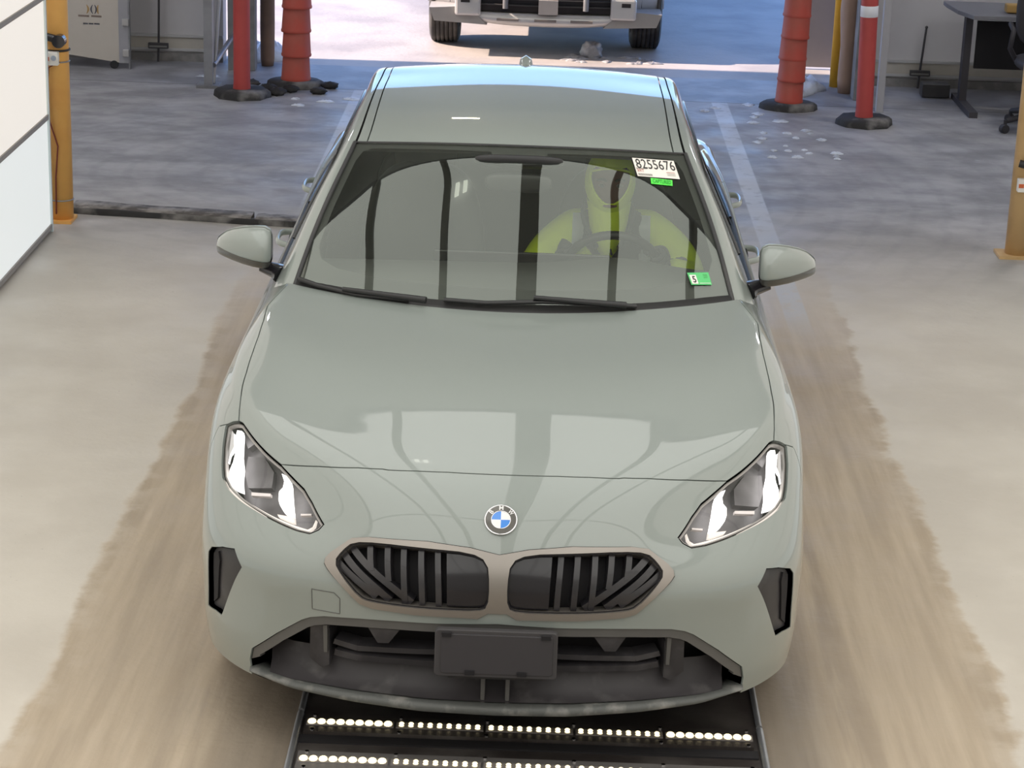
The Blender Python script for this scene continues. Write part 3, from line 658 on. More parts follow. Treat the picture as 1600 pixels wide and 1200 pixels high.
# door handles
for sg in (1,-1):
    for y0 in (2.53,3.42):
        ZH=.835; uv=sideuv(TUB,y0+.1,ZH); P=on(TUB,uv,0,1); x=P[0]
        pts=[(sg*(x-.004),y0,ZH),(sg*(x+.036),y0+.02,ZH+.003),(sg*(x+.048),y0+.06,ZH+.005),(sg*(x+.048),y0+.15,ZH+.005),(sg*(x+.036),y0+.19,ZH+.003),(sg*(x-.004),y0+.21,ZH)]
        MB().tube(chaikin(pts,2,False),.0125,10,sq=.7).build('door_handle',PAINT,CAR)
        MB().blob((sg*(x+.001),y0+.1,ZH),(.006,.06,.022)).build('handle_recess',DARK,CAR)
# wheels
def wheel(sx,cy):
    c=(sx*.765,cy,.325); s=sx
    prof=[(.215,-.10),(.235,-.108),(.285,-.108),(.315,-.095),(.325,-.07)]+[(.325,-.045),(.318,-.044),(.318,-.038),(.325,-.037),(.325,-.003),(.318,-.002),(.318,.004),(.325,.005),(.325,.037),(.318,.038),(.318,.044),(.325,.045)]+[(.325,.07),(.315,.095),(.285,.108),(.235,.108),(.215,.10)]
    t=MB().lathe(prof,c,'x',48).build('tyre',TYRE,CAR)
    m=MB(); m.lathe([(.218,-.10),(.20,-.095),(.19,.02),(.20,.095),(.222,.102),(.226,.095)],c,'x',40)
    for k in range(5):
        for d in (-.1,.1):
            a=k*2*PI/5+d; m.tube([(c[0]+s*.085,cy+.03*math.cos(a),.325+.03*math.sin(a)),(c[0]+s*.075,cy+.12*math.cos(a+d*.6),.325+.12*math.sin(a+d*.6)),(c[0]+s*.092,cy+.205*math.cos(a+d),.325+.205*math.sin(a+d))],.016,8)
    m.cyl((c[0]+s*.02,cy,.325),(c[0]+s*.092,cy,.325),.045); m.cyl((c[0]-s*.02,cy,.325),(c[0]+s*.0,cy,.325),.15)
    m.build('wheel_rim',RIM,CAR)
for sx in (1,-1):
    for cy in (.86,3.52): wheel(sx,cy)
# ================================================================== the building
def struct(name,mb,m,**k):
    return mb.build(name,m,kind='structure',**k)
# floor material: painted concrete, tan wheel lanes with ragged dirt edges, scuffs
def floor_mat():
    m=bpy.data.materials.new('garage_floor'); m.use_nodes=True; nt=m.node_tree; N=nt.nodes; L=nt.links; p=N['Principled BSDF']
    g=N.new('ShaderNodeNewGeometry'); sep=N.new('ShaderNodeSeparateXYZ'); L.new(g.outputs['Position'],sep.inputs[0])
    def M(op,a,b=None,c=None):
        n=N.new('ShaderNodeMath'); n.operation=op
        for i,v in enumerate((a,b,c)):
            if v is None: continue
            if isinstance(v,(int,float)): n.inputs[i].default_value=v
            else: L.new(v,n.inputs[i])
        return n.outputs[0]
    def R(v,a,b,c=0,d=1,smooth=True):
        n=N.new('ShaderNodeMapRange'); n.interpolation_type='SMOOTHSTEP' if smooth else 'LINEAR'
        L.new(v,n.inputs['Value']); 
        for k,x in zip(('From Min','From Max','To Min','To Max'),(a,b,c,d)): n.inputs[k].default_value=x
        return n.outputs[0]
    def noise(sc,det=6,str_=(1,1,1),rough=.55):
        mp=N.new('ShaderNodeMapping'); L.new(g.outputs['Position'],mp.inputs[0]); mp.inputs['Scale'].default_value=str_
        n=N.new('ShaderNodeTexNoise'); n.inputs['Scale'].default_value=sc; n.inputs['Detail'].default_value=det; n.inputs['Roughness'].default_value=rough; L.new(mp.outputs[0],n.inputs[0]); return n.outputs['Fac']
    def mix(f,a,b):
        n=N.new('ShaderNodeMix'); n.data_type='RGBA'; L.new(f,n.inputs[0])
        for i,v in ((6,a),(7,b)):
            if isinstance(v,tuple): n.inputs[i].default_value=v
            else: L.new(v,n.inputs[i])
        return n.outputs[2]
    x,y=sep.outputs[0],sep.outputs[1]
    ax=M('ABSOLUTE',M('SUBTRACT',x,.08))
    # edge of the dirt lane: ragged, fine noise on the right
    n1=noise(1.1,7); n2=noise(7,8); n3=noise(26,5)
    rs=R(x,-.3,.3,.25,1)
    e=M('ADD',M('ADD',M('MULTIPLY',M('SUBTRACT',n1,.5),.26),M('MULTIPLY',M('MULTIPLY',M('SUBTRACT',n2,.5),.10),rs)),M('MULTIPLY',M('SUBTRACT',n3,.5),.03))
    d=M('ADD',ax,e)
    lane=R(d,1.435,1.475,1,0)
    fade=R(y,3.6,6.2,1,0); lane=M('MULTIPLY',lane,fade)
    st=noise(2.2,9,(9,.55,1)); stb=noise(1.3,6,(6,.35,1))
    dark=M('MULTIPLY',R(stb,.47,.62),R(d,.95,1.1,1,.25))
    tan=mix(R(st,.30,.74),(.415,.335,.245,1),(.51,.42,.315,1))
    tan=mix(M('MULTIPLY',dark,.55),tan,(.265,.215,.165,1))
    rim=M('MULTIPLY',R(d,1.34,1.44),R(n2,.40,.60)); tan=mix(M('MULTIPLY',rim,.5),tan,(.57,.495,.40,1))
    base=mix(R(noise(1.6,8),.35,.68),(.57,.52,.45,1),(.645,.595,.52,1))
    dirt=M('MULTIPLY',R(noise(38,4,rough=.7),.66,.72),R(noise(2.5,3),.42,.6)); base=mix(M('MULTIPLY',dirt,.6),base,(.20,.18,.155,1))
    far=R(y,4.2,7.4)
    fb=mix(R(noise(1.9,9,(1,1.6,1),.62),.36,.66),(.22,.217,.225,1),(.35,.345,.35,1))
    wh=M('MULTIPLY',R(noise(5,9,rough=.7),.56,.74),R(noise(1.1,4),.46,.62)); fb=mix(M('MULTIPLY',wh,.55),fb,(.50,.50,.52,1))
    base=mix(far,base,fb)
    c=mix(lane,base,tan)
    # swept turning arcs on the left, far floor
    w=N.new('ShaderNodeTexWave'); w.wave_type='RINGS'; w.rings_direction='Z'; w.inputs['Scale'].default_value=1.5; w.inputs['Distortion'].default_value=4; w.inputs['Detail'].default_value=4
    mp=N.new('ShaderNodeMapping'); mp.inputs['Location'].default_value=(1.2,-7.4,0); L.new(g.outputs['Position'],mp.inputs[0]); L.new(mp.outputs[0],w.inputs[0])
    c=mix(M('MULTIPLY',M('MULTIPLY',R(w.outputs['Fac'],.72,1),far),.13),c,(.12,.12,.125,1))
    # pale painted lines beside the lane
    for cx,wd,y0,y1 in ((1.325,.05,4.2,10.1),(-1.215,.045,6.3,10.1)):
        ln=M('MULTIPLY',R(M('ABSOLUTE',M('SUBTRACT',x,cx)),wd,wd+.012,1,0),M('MULTIPLY',R(y,y0,y0+.8),R(noise(12,6),.30,.50,.25,1)))
        c=mix(M('MULTIPLY',ln,.75),c,(.50,.51,.53,1))
    # grime and damp under the light ramp edge
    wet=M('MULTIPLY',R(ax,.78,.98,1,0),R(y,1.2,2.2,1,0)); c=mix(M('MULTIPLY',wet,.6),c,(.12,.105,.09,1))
    L.new(c,p.inputs['Base Color']); p.inputs['Specular IOR Level'].default_value=.35
    L.new(R(noise(3,5),.3,.7,.42,.7),p.inputs['Roughness'])
    b=N.new('ShaderNodeBump'); b.inputs['Strength'].default_value=.35; b.inputs['Distance'].default_value=.008
    L.new(M('ADD',M('MULTIPLY',n3,.6),M('MULTIPLY',M('MULTIPLY',lane,n2),1.6)),b.inputs['Height']); L.new(b.outputs[0],p.inputs['Normal'])
    return m
FLM=floor_mat()
struct('floor',MB().add([(-6,-8.5,0),(6,-8.5,0),(6,10.1,0),(-6,10.1,0)],[(0,1,2,3)]),FLM)
OUTM=mat('outdoor_asphalt',(.36,.33,.31,1),.6,noise=.12,nscale=5,col2=(.27,.25,.24,1),n2scale=1.3,bump=.3,bscale=25)
APR=mat('apron_concrete',(.19,.19,.20,1),.5,noise=.15,nscale=6,col2=(.28,.28,.30,1),n2scale=2.5,bump=.25,bscale=20)
struct('floor_apron',MB().add([(-6,10.108,0),(6,10.108,0),(6,11.05,0),(-6,11.05,0)],[(0,1,2,3)]),APR)
MB().add([(-60,11.05,0),(60,11.05,0),(60,140,0),(-60,140,0)],[(0,1,2,3)]).build('ground',OUTM,kind='structure')
struct('trim_1',MB().box((0,10.104,-.004),(12,.02,.006)),mat('joint_dark',(.05,.05,.05,1),.8))
DW=mat('wall_grey',(.47,.46,.465,1),.8,noise=.04); CR=mat('wall_cream',(.46,.435,.38,1),.7,noise=.05,col2=(.40,.375,.325,1)); WTR=mat('wall_trim',(.42,.42,.42,1),.6); BD=mat('baseboard_dirty',(.17,.165,.16,1),.8,col2=(.25,.24,.23,1),n2scale=8)
for nm,x0,x1 in (('left',-6,-2.33),('right',2.42,6)):
    cx,wd=(x0+x1)/2,x1-x0
    struct('wall_end_'+nm,MB().box((cx,11.10,2.1),(wd,.16,4.2)),DW)
    struct('trim_2' if nm=='left' else 'trim_3',MB().box((cx,11.015,.135),(wd,.012,.085)),CR)
    struct('trim_4' if nm=='left' else 'trim_5',MB().box((cx,11.01,.188),(wd,.022,.02)).box((cx,11.01,.085),(wd,.022,.02)),WTR)
    struct('baseboard_'+nm,MB().box((cx,11.005,.03),(wd,.03,.06)),BD)
struct('wall_header',MB().box((.045,11.10,3.62),(4.75,.16,1.2)),DW)
struct('wall_left',MB().box((-6.05,1.2,2.1),(.1,19.6,4.2)),DW); struct('wall_right',MB().box((6.05,1.2,2.1),(.1,19.6,4.2)),DW)
struct('wall_back',MB().box((0,-8.55,2.1),(12,.1,4.2)),mat('wall_back_pale',(.45,.45,.43,1),.8))
struct('ceiling',MB().box((0,1.3,4.25),(12.2,19.8,.1)),mat('ceiling_grey_green',(.52,.535,.51,1),.8))
# ---- light tunnel: backlit side panels and luminous ceiling (the booth's own lamps)
CPM=emis('ceiling_light_panel',(1.0,.995,.955,1),CEIL,noise=.04,nscale=.7)
BEAM=mat('dark_beam',(.30,.30,.29,1),.6)
bx=[-2.5,-1.60,-.84,.12,1.09,1.80,2.66]; wdt=[.06,.06,.08,.22,.08,.06,.06]
rt=empty('ceiling_light_tunnel',(0,0,3.7),label='luminous ceiling panels with dark beams above the lane',cat='light canopy')
rt.location=(0,0,0)
Y0,Y1=-7.6,3.15
for i in range(6):
    a,b=bx[i]+wdt[i]/2,bx[i+1]-wdt[i+1]/2
    f=lambda x,y:(x*(1+(.10 if abs(x)<2.3 else 0)*(max(y,-1.5)-2)),y)
    V_=[]; ys=np.linspace(Y0,Y1,12)
    for y in ys: V_+=[(*f(a,y),3.70),(*f(b,y),3.70)]
    MB().add(V_,[(2*k,2*k+1,2*k+3,2*k+2) for k in range(11)],False).build('light_panel',CPM,rt)
for x,wd in zip(bx,wdt):
    V_=[]; 
    for y in np.linspace(Y0,Y1,12):
        q=x*(1+(.10 if abs(x)<2.3 else 0)*(max(y,-1.5)-2)); V_+=[(q-wd/2,y,3.75),(q-wd/2,y,3.66),(q+wd/2,y,3.66),(q+wd/2,y,3.75)]
    MB().grid(np.array(V_).reshape(12,4,3),(False,True)).build('beam',BEAM,rt)
for y in (-7.6,-1.0,3.17): MB().box((.08,y,3.715),(5.2,.05,.06)).build('cross_beam',STEEL,rt)
for x in (-.75,-.655): 
    s=MB().box((x,2.40,3.655),(.045,.13,.03)).build('spot_lamp',emis('spot_lamp_white',(1,1,.9,1),5) if 'spot_lamp_white' not in MATS else MATS['spot_lamp_white'],rt)
WPM=emis('side_light_panel',(1.0,.94,.86,1),WALL,noise=.03,nscale=.8)
WPM2=emis('side_light_panel_cool',(.95,.985,.97,1),WALL*.93,noise=.03,nscale=.8)
SEAMM=mat('panel_seam_grey',(.30,.28,.26,1),.6)
for sx,X,yf,nm,wh in ((-1,-2.49,5.80,'left','left of the lane beside the yellow bollard'),(1,2.74,5.80,'right','right of the lane')):
    rt=empty('light_wall',(X,yf,0),label='tall white glowing panel wall '+wh,cat='light wall'); 
    inv=-1
    hs=[.03,.615,1.235,1.86,2.48,3.1,3.66]
    for i in range(6):
        MB().box((sx*.03,-(yf-Y0)/2,(hs[i]+hs[i+1])/2),(.05,yf-Y0,hs[i+1]-hs[i]-.028)).build('glowing_panel',WPM2 if i==0 else WPM,rt)
    for h in hs: MB().box((sx*.028,-(yf-Y0)/2,h),(.062,yf-Y0,.026)).build('seam_rail',SEAMM,rt)
    MB().box((sx*.035,.012,1.84),(.08,.02,3.68)).build('end_profile',mat('white_profile',(.6,.68,.70,1),.4) if 'white_profile' not in MATS else MATS['white_profile'],rt)
# ceiling lamp of the hall beyond the canopy, then added fill lamps
for i,(x,y) in enumerate(((-.72,8.6),)):
    rt=empty('ceiling_lamp',(x,y,4.2),label='oblong ceiling lamp near the doorway',cat='lamp')
    MB().box((0,0,-.03),(.40,.22,.05)).build('lamp_body',STEEL,rt); MB().box((0,0,-.062),(.34,.18,.014)).build('lamp_diffuser',emis('lamp_warm',(1,.86,.62,1),20),rt)
for i,(x,y,wh) in enumerate(((-3.9,5.0,'left side, nearer the glowing wall'),(-3.9,8.6,'left side, nearer the doorway'),(4.0,5.0,'right side, nearer the glowing wall'),(4.0,8.6,'right side, nearer the doorway'))):  # out-of-view fill lamps, added to brighten the far floor and end walls
    rt=empty('fill_lamp',(x,y,4.2),label='large white fill lamp added under the ceiling, '+wh,cat='lamp')
    MB().box((0,0,-.03),(1.5,.5,.05)).build('lamp_body',STEEL,rt); MB().box((0,0,-.062),(1.4,.42,.014)).build('lamp_diffuser',MATS.get('fill_lamp_cool') or emis('fill_lamp_cool',(.95,.95,1,1),30),rt)
# ---- doorway posts and frames
def post(name,x,y,wx,wy,h,m,**k): return MB().box((x,y,h/2),(wx,wy,h)).build(name,m,bevel=.004,**k)
GP=mat('painted_grey_steel',(.16,.165,.17,1),.5,noise=.1,col2=(.22,.22,.22,1),n2scale=6)
rk=empty('steel_rack',(-2.29,10.03,0),label='grey steel frame with a diagonal brace left of the doorway',cat='frame')
MB().box((0,0,1.3),(.06,.08,2.6)).build('upright',STEEL,rk); MB().box((-.12,.82,1.3),(.07,.07,2.6)).build('upright',GP,rk)
MB().tube([(.03,.02,.02),(.08,.5,1.6)],.014,8).build('brace',STEEL,rk)
MB().tube([(.03,.02,.15),(.12,.80,.32)],.02,8).build('brace',STEEL,rk); MB().box((0,0,.01),(.16,.16,.02)).build('foot_plate',STEEL,rk)
post('door_jamb',-2.15,10.75,.20,.12,3.0,GP,label='dark grey steel door jamb behind the red post at left',cat='door jamb')
post('door_jamb',2.37,10.45,.13,.16,3.0,GP,label='grey steel door jamb behind the red post at right',cat='door jamb')
PALE=mat('pale_post',(.36,.36,.37,1),.5)
post('guide_rail',2.44,9.98,.05,.06,2.9,PALE,label='pale upright rail just behind the striped red post',cat='rail')
def pad(x,y,m,**k):
    mb=MB(); mb.lathe([(0,.0),(.045,0),(.052,.05),(.055,.3),(.052,1.2),(.045,1.25),(0,1.25)],(x,y,0),n=20); return mb.build('bollard',m,**k)
BRN=mat('brown_canvas',(.21,.135,.095,1),.8,bump=.4,bscale=8,col2=(.15,.10,.075,1))
pad(-1.99,10.95,BRN,label='brown bollard behind the plain red post',cat='bollard')
o=MB().lathe([(0,0),(.05,0),(.06,.1),(.055,.35),(.075,.6),(.06,1.1),(.05,1.3),(0,1.3)],(2.28,10.66,0),n=20).build('column_pad',mat('beige_pad',(.36,.25,.19,1),.8,bump=.4,bscale=9),label='beige padded column beside the thin yellow bollard',cat='column')
MB().lathe([(0,0),(.04,0),(.04,1.25),(.02,1.3),(0,1.3)],(2.235,10.90,0),n=20).build('bollard',mat('bright_yellow',(.75,.40,.03,1),.45),label='thin bright yellow bollard in front of the door opening at right',cat='bollard')
dl=MB().prism(rr(.34,2.2,.03,4,0,1.1),(2.14,11.6,.02),(1,0,0),(0,0,1),(0,.03,0)).build('door_leaf',mat('grey_door_leaf',(.23,.20,.20,1),.5,noise=.05),label='grey panel hanging in the opening right of the tall cone stack',cat='panel')
# ---- tall posts on bases
def chunk_base(par,r,h,m,n=8,seed=1,sq=1):
    R_=np.random.default_rng(seed); prof=[]
    V=[];F=[];k=4
    hs=[0,h*.7,h,h]; rs=[1,.97,.86,0]
    for j in range(n*3):
        a=2*PI*j/(n*3); rad=r*(1+.05*math.cos(n*a))*(1+R_.normal()*.015)
        for q in range(k): V.append((rad*rs[q]*math.cos(a),rad*rs[q]*math.sin(a)*sq,hs[q]))
    for j in range(n*3):
        for q in range(k-1): F.append((j*k+q,((j+1)%(n*3))*k+q,((j+1)%(n*3))*k+q+1,j*k+q+1))
    return MB().add(V,F).build('rubber_base',m,par)
WH=mat('reflective_white',(.72,.73,.76,1),.4,noise=.03)
def delin(x,y,lab,bands,tilt=0,sd=1):
    t=empty('delineator_post',(x,y,0),label=lab,cat='post')
    t.rotation_euler=(0,tilt,0)
    MB().lathe([(0,.04),(.062,.04),(.062,.05),(.058,.10),(.058,1.02),(.05,1.06),(.03,1.08),(0,1.08)],n=24).build('post',RED,t)
    chunk_base(t,.19,.055,RUBBER,8,sd)
    for z0,z1 in bands: MB().lathe([(.0585,z0),(.0598,z0+.002),(.0598,z1-.002),(.0585,z1)],n=24).build('reflective_band',WH,t)
    return t
delin(-2.015,9.72,'plain red plastic post on a grimy rubber base, left of the doorway',[(.84,.92)],0,3)
delin(2.27,9.50,'red plastic post with a white reflective band on a black base, right of the doorway',[(.735,.81)],-.03,5)
def cones(x,y,n,where,seed,r0,dz,tl,baselab):
    b=chunk_base(None,.20,.05,RUBBER,4,seed,.8); b.location=(x,y,0); tag(b,baselab,'base')
    H=.72; k1=(.93 if n>5 else .88); th=.004
    pr=[(r0,0),(r0+.002,.012),(r0-.002,.02),(r0*k1,dz*.98+.02),(r0*.40,H*.8),(r0*.28,H),(0,H+.002)]
    prof=pr+[(0,H-.004),(r0*.28-th,H-.004),(r0*.40-th,H*.8),(r0*k1-th,dz*.98+.02),(r0-.002-th,.02),(r0-th,0),(r0,0)]
    names=['lowest','second lowest','third from the bottom','fourth from the bottom','fifth from the bottom','topmost']
    c0=None
    for k in range(n):
        if c0 is None: c=c0=MB().lathe(prof,n=28).build('traffic_cone',ORANGE)
        else: c=c0.copy(); COL.objects.link(c)
        h=.05+k*dz; nm='topmost' if k==n-1 else names[k]
        c.location=(x+math.sin(tl)*h+.002*math.sin(k*2.3),y+.002*math.cos(k*3.1),h*math.cos(tl)); c.rotation_euler=(0,tl,0)
        tag(c,'orange traffic cone, '+nm+' in the stack '+where,'traffic cone','stacked cones '+where)
cones(-1.69,10.16,5,'beside the plain red post',2,.106,.17,.01,'grimy square black base under the left cone stack')
cones(1.80,9.97,6,'near the beige column',4,.098,.15,.025,'flat dark rubber base under the right cone stack')
for k,(x,y,s) in enumerate(((-2.0,10.09,.05),(-1.86,9.93,.05),(-1.70,9.93,.045),(-1.50,9.90,.045),(-1.44,10.12,.045),(-1.78,9.80,.05))):
    MB().blob((x,y,s*.45),(s*1.3,s,s*.6),12,8,lambda p:[c*(1+.25*math.sin(9*p[0]+k)*math.cos(7*p[1]+5*p[2]+k)) for c in p]).build('tyre_scrap',RUBBER,label='lumps of black rubbly ballast around the cone base at left',cat='ballast',group='rubble at the left cone base')
# ---- yellow bollards with sensors
def sens(t,z,full=True):
    MB().cyl((-.05,-.075,z+.02),(.055,-.10,z),.020,.022).build('sensor_arm',BLACK,t)
    MB().cyl((.035,-.125,z),(.035,-.07,z),.034,.034).build('sensor_eye',GLOSSB,t)
    MB().box((-.012,-.082,z-.095),(.075,.04,.07)).build('sensor_box',WHITE,t,bevel=.004)
    if full: MB().box((-.033,-.104,z-.095),(.026,.006,.02)).build('sensor_label',mat('label_red',(.6,.12,.03,1),.5),t); MB().cyl((.004,-.103,z-.09),(.004,-.108,z-.09),.014).build('sensor_lens',CHROME,t)
def bollard(x,y,m,lab,zs):
    t=empty('bollard',(x,y,0),label=lab,cat='bollard')
    MB().lathe([(0,0),(.062,0),(.062,1.35),(.05,1.40),(.025,1.425),(0,1.43)],n=28).build('post',m,t)
    MB().box((-.02,.0,.008),(.17,.17,.016)).build('base_plate',m,t)
    sens(t,zs); return t
b1=bollard(-2.49,6.06,YEL,'yellow bollard with a black sensor and red cable beside the glowing wall',.985)
MB().tube([(-.02,-.066,.88),(.03,-.07,.87),(-.03,-.075,.84),(-.045,-.066,.70),(-.035,-.066,.55),(.004,-.066,.42),(-.012,-.066,.25),(-.016,-.066,.05)],.004,6).build('cable',mat('red_cable',(.18,.03,.02,1),.5),b1)
for z in (.865,.12): MB().tube([(.064*math.cos(a),.064*math.sin(a),z) for a in np.linspace(0,2*PI,25)[:-1]],.004,6,True).build('strap',STEEL,b1)
MB().tube([(.066*math.cos(a),.066*math.sin(a),.925) for a in np.linspace(0,2*PI,25)[:-1]],.006,6,True).build('strap',BLACK,b1)
bollard(2.635,6.03,YEL2,'ochre bollard with a small sensor at the right edge of the photo',.50)
# ---- left wall things: printed door leaf, squeegee
OFF=mat('off_white_board',(.52,.48,.42,1),.5,noise=.04)
bd=empty('board',(-3.2,10.6,0),label='off-white board printed with a small orange and grey logo, behind the yellow bollard',cat='board')
MB().prism([(-.30,.075),(.17,.015),(.17,1.3),(-.30,1.3)],(0,0,.03),(1,0,0),(0,0,1),(0,.03,0)).build('panel',OFF,bd)
MB().box((.205,.0,.62),(.07,.03,1.15)).build('edge_strip',mat('edge_grey',(.33,.33,.35,1),.5),bd)
MB().box((.245,-.0,.6),(.012,.035,1.2)).build('edge_rod',STEEL,bd)
for z in (.12,.345): MB().box((.222,-.025,z),(.045,.03,.05)).build('latch',mat('latch_grey',(.42,.41,.40,1),.5) if 'latch_grey' not in MATS else MATS['latch_grey'],bd,bevel=.004)
MB().cyl((.13,-.01,.03),(.13,.03,.03),.03).build('caster',BLACK,bd)
LOR=mat('logo_orange',(.42,.27,.11,1),.6); LGR=mat('logo_grey',(.09,.09,.11,1),.6); LTX=mat('logo_text',(.24,.19,.16,1),.6)
def arc(cx,z0,z1,bow,wd):
    V=[];F=[];n=10
    for i in range(n+1):
        t=i/n; z=z0+(z1-z0)*t; x=cx+bow*math.sin(t*PI); w_=wd*(.4+.6*math.sin(t*PI)); V+=[(x-w_,-.002,z),(x+w_,-.002,z)]
    for i in range(n): F.append((2*i,2*i+1,2*i+3,2*i+2))
    return V,F
MB().add(*arc(-.062,.395,.46,.012,.007)).build('logo_mark',LOR,bd); MB().add(*arc(-.018,.395,.46,-.012,.006)).add(*arc(-.004,.395,.46,.012,.006)).build('logo_mark',LGR,bd); MB().add(*arc(.022,.395,.46,-.006,.007)).build('logo_mark',LOR,bd)
m=MB(); 
for a,b in ((-.125,-.045),(-.03,.045)): m.add([(a,-.002,.372),(b,-.002,.370),(b,-.002,.384),(a,-.002,.386)],[(0,1,2,3)])
m.build('logo_lettering',LTX,bd)
m=MB()
for a,b in ((-.09,-.055),(-.05,-.015),(-.01,.03)): m.add([(a,-.002,.318),(b,-.002,.317),(b,-.002,.327),(a,-.002,.328)],[(0,1,2,3)])
m.build('logo_number',LGR,bd)
def squeegee(x,y,z,h,lab):
    t=empty('squeegee',(x,y,z),label=lab,cat='squeegee'); k=mat('squeegee_black',(.035,.033,.035,1),.5) if 'squeegee_black' not in MATS else MATS['squeegee_black']
    MB().tube([(-.005,0,-.12),(0,0,0),(.022,0,h)],.0085,8).build('handle',k,t); MB().box((0,-.01,.0),(.15,.03,.042)).build('head',k,t,bevel=.004)
    MB().box((0,-.01,-.004),(.13,.034,.012)).build('blade',mat('squeegee_grey',(.16,.16,.15,1),.6) if 'squeegee_grey' not in MATS else MATS['squeegee_grey'],t)
    MB().blob((.022,0,h),(.012,.012,.012),8,6).build('knob',k,t)
squeegee(-2.80,10.93,.125,1.0,'black squeegee hanging on the wall left of the doorway')
squeegee(2.865,10.95,.115,.34,'short black squeegee hanging on the cream wall at right')
# ---- desk, cpu box, chair at right
DK=mat('desk_grey',(.17,.17,.185,1),.5,noise=.06); DKD=mat('desk_dark',(.045,.042,.048,1),.6)
d=empty('desk',(3.55,10.35,0),label='grey standing desk with a black modesty panel at the right edge',cat='desk')
MB().prism([(-.60,.22),(-.57,-.10),(-.50,-.33),(.6,-.33),(.6,.35),(-.60,.35)],(0,0,.66),(1,0,0),(0,1,0),(0,0,.03)).build('desk_top',DK,d,bevel=.004)
for x in (-.47,.5): MB().box((x,0,.34),(.05,.09,.64)).build('leg',DKD,d); MB().box((x,-.12,.02),(.06,.75,.04)).build('foot',DKD,d)
MB().box((0.02,-.02,.44),(.86,.02,.34)).build('modesty_panel',DARK,d)
MB().box((.08,-.04,.45),(.035,.01,.32)).build('cable_duct',DK,d)
MB().box((2.93,10.62,.055),(.20,.13,.10)).build('power_box',BLACK,bevel=.006,label='small black box on the floor at the foot of the desk',cat='box')
MB().box((3.36,10.20,.725),(.12,.09,.06)).build('tape_roll',mat('tan_box',(.40,.25,.08,1),.6),bevel=.01,label='small tan item lying on the desk top',cat='box')
MB().box((3.52,10.16,.715),(.16,.12,.045)).build('black_case',BLACK,bevel=.01,label='black case lying on the desk beside the tan item',cat='case')
c=empty('office_chair',(3.52,9.48,0),label='black office chair with casters in front of the desk at the right edge',cat='chair')
CH=mat('chair_black',(.028,.026,.03,1),.6)
for k in range(5):
    a=PI+.35+k*2*PI/5; ux,uy=math.cos(a),math.sin(a)
    MB().tube([(0,0,.13),(ux*.18,uy*.18,.115),(ux*.33,uy*.33,.085)],[.03,.024,.018],8).build('base_arm',CH,c)
    MB().cyl((ux*.34-uy*.02,uy*.34+ux*.02,.03),(ux*.34+uy*.02,uy*.34-ux*.02,.03),.03).build('caster',CH,c)
    MB().cyl((ux*.335,uy*.335,.03),(ux*.335,uy*.335,.09),.012).build('caster_stem',CH,c)
MB().cyl((0,0,.12),(0,0,.42),.03).build('column',CH,c)
MB().blob((0,0,.46),(.26,.25,.05),24,10,None,.6).build('seat',CH,c); MB().blob((0,.27,.80),(.23,.05,.28),24,12,lambda p:(p[0],p[1]+.6*p[0]**2,p[2]),.6).build('backrest',CH,c)
for s in (-1,1): MB().tube([(s*.24,.1,.46),(s*.30,.05,.55),(s*.30,-.02,.68),(s*.29,.15,.70)],.018,8).build('armrest',CH,c)
# ---- wooden strip across the left floor
WD=mat('weathered_wood',(.27,.25,.235,1),.8,noise=.25,nscale=30,col2=(.09,.08,.075,1),n2scale=11,n2=(.42,.6),bump=.5,bscale=30)
st=empty('threshold_strip',(-1.9,6.24,0),label='two weathered timber strips end to end across the left floor by the yellow bollard',cat='timber strip')
def plank(x0,y0,x1,y1,w_,h,nm,m):
    n=14; X=[]
    for i in range(n+1):
        t=i/n; x=x0+(x1-x0)*t; y=y0+(y1-y0)*t; j=rng.normal(0,.004,4)
        X.append([(x,y-w_/2+j[0],0),(x,y-w_/2+.008+j[1],h),(x,y+w_/2-.008+j[2],h+j[3]*.5),(x,y+w_/2,0)])
    MB().grid(np.array(X)).build(nm,m,st)
plank(-.58,.08,.42,-.05,.16,.035,'timber',WD); plank(.44,-.055,.95,-.11,.15,.03,'timber',WD); plank(-.60,-.005,.9,-.17,.03,.03,'rubber_edge',RUBBER)
# ---- snow and ice
ICE=mat('dirty_snow',(.56,.60,.66,1),.5,noise=.15,nscale=18,col2=(.30,.31,.33,1),n2scale=9,n2=(.48,.66),bump=.5,bscale=30)
SLU=mat('grey_slush',(.20,.20,.22,1),.5,noise=.2,nscale=20,col2=(.33,.33,.34,1),n2scale=14,bump=.4,bscale=30)
def snow(x,y,sx,sy,h,sd,nm='snow_heap',**k):
    sd=sd%6
    f=lambda p:(p[0]*(1+.25*math.sin(5*p[1]+sd)+.12*math.sin(13*p[1]+2*sd)),p[1]*(1+.25*math.cos(4*p[0]+sd)+.1*math.cos(11*p[0]+sd)),max(p[2],-.05)*(1+.4*math.sin(9*p[0]+sd)*math.cos(8*p[1]+2*sd)))
    MB().blob((x,y,.0),(sx,sy,h),26,14,f).build(nm,ICE if nm in('snow_heap','ice_patch') else SLU,**k)
snow(1.97,10.72,.14,.25,.09,1,label='heap of dirty snow between the cone stack and the beige column',cat='snow'); 
snow(-2.05,11.25,.16,.20,.13,2,label='pale blue snow heap outside behind the brown bollard',cat='snow')
PLC=[(1.80,9.97,.22),(2.27,9.5,.24)]
def free(x,y,r):
    if all(math.hypot(x-a,y-b)>r+c for a,b,c in PLC): PLC.append((x,y,r)); return True
    return False
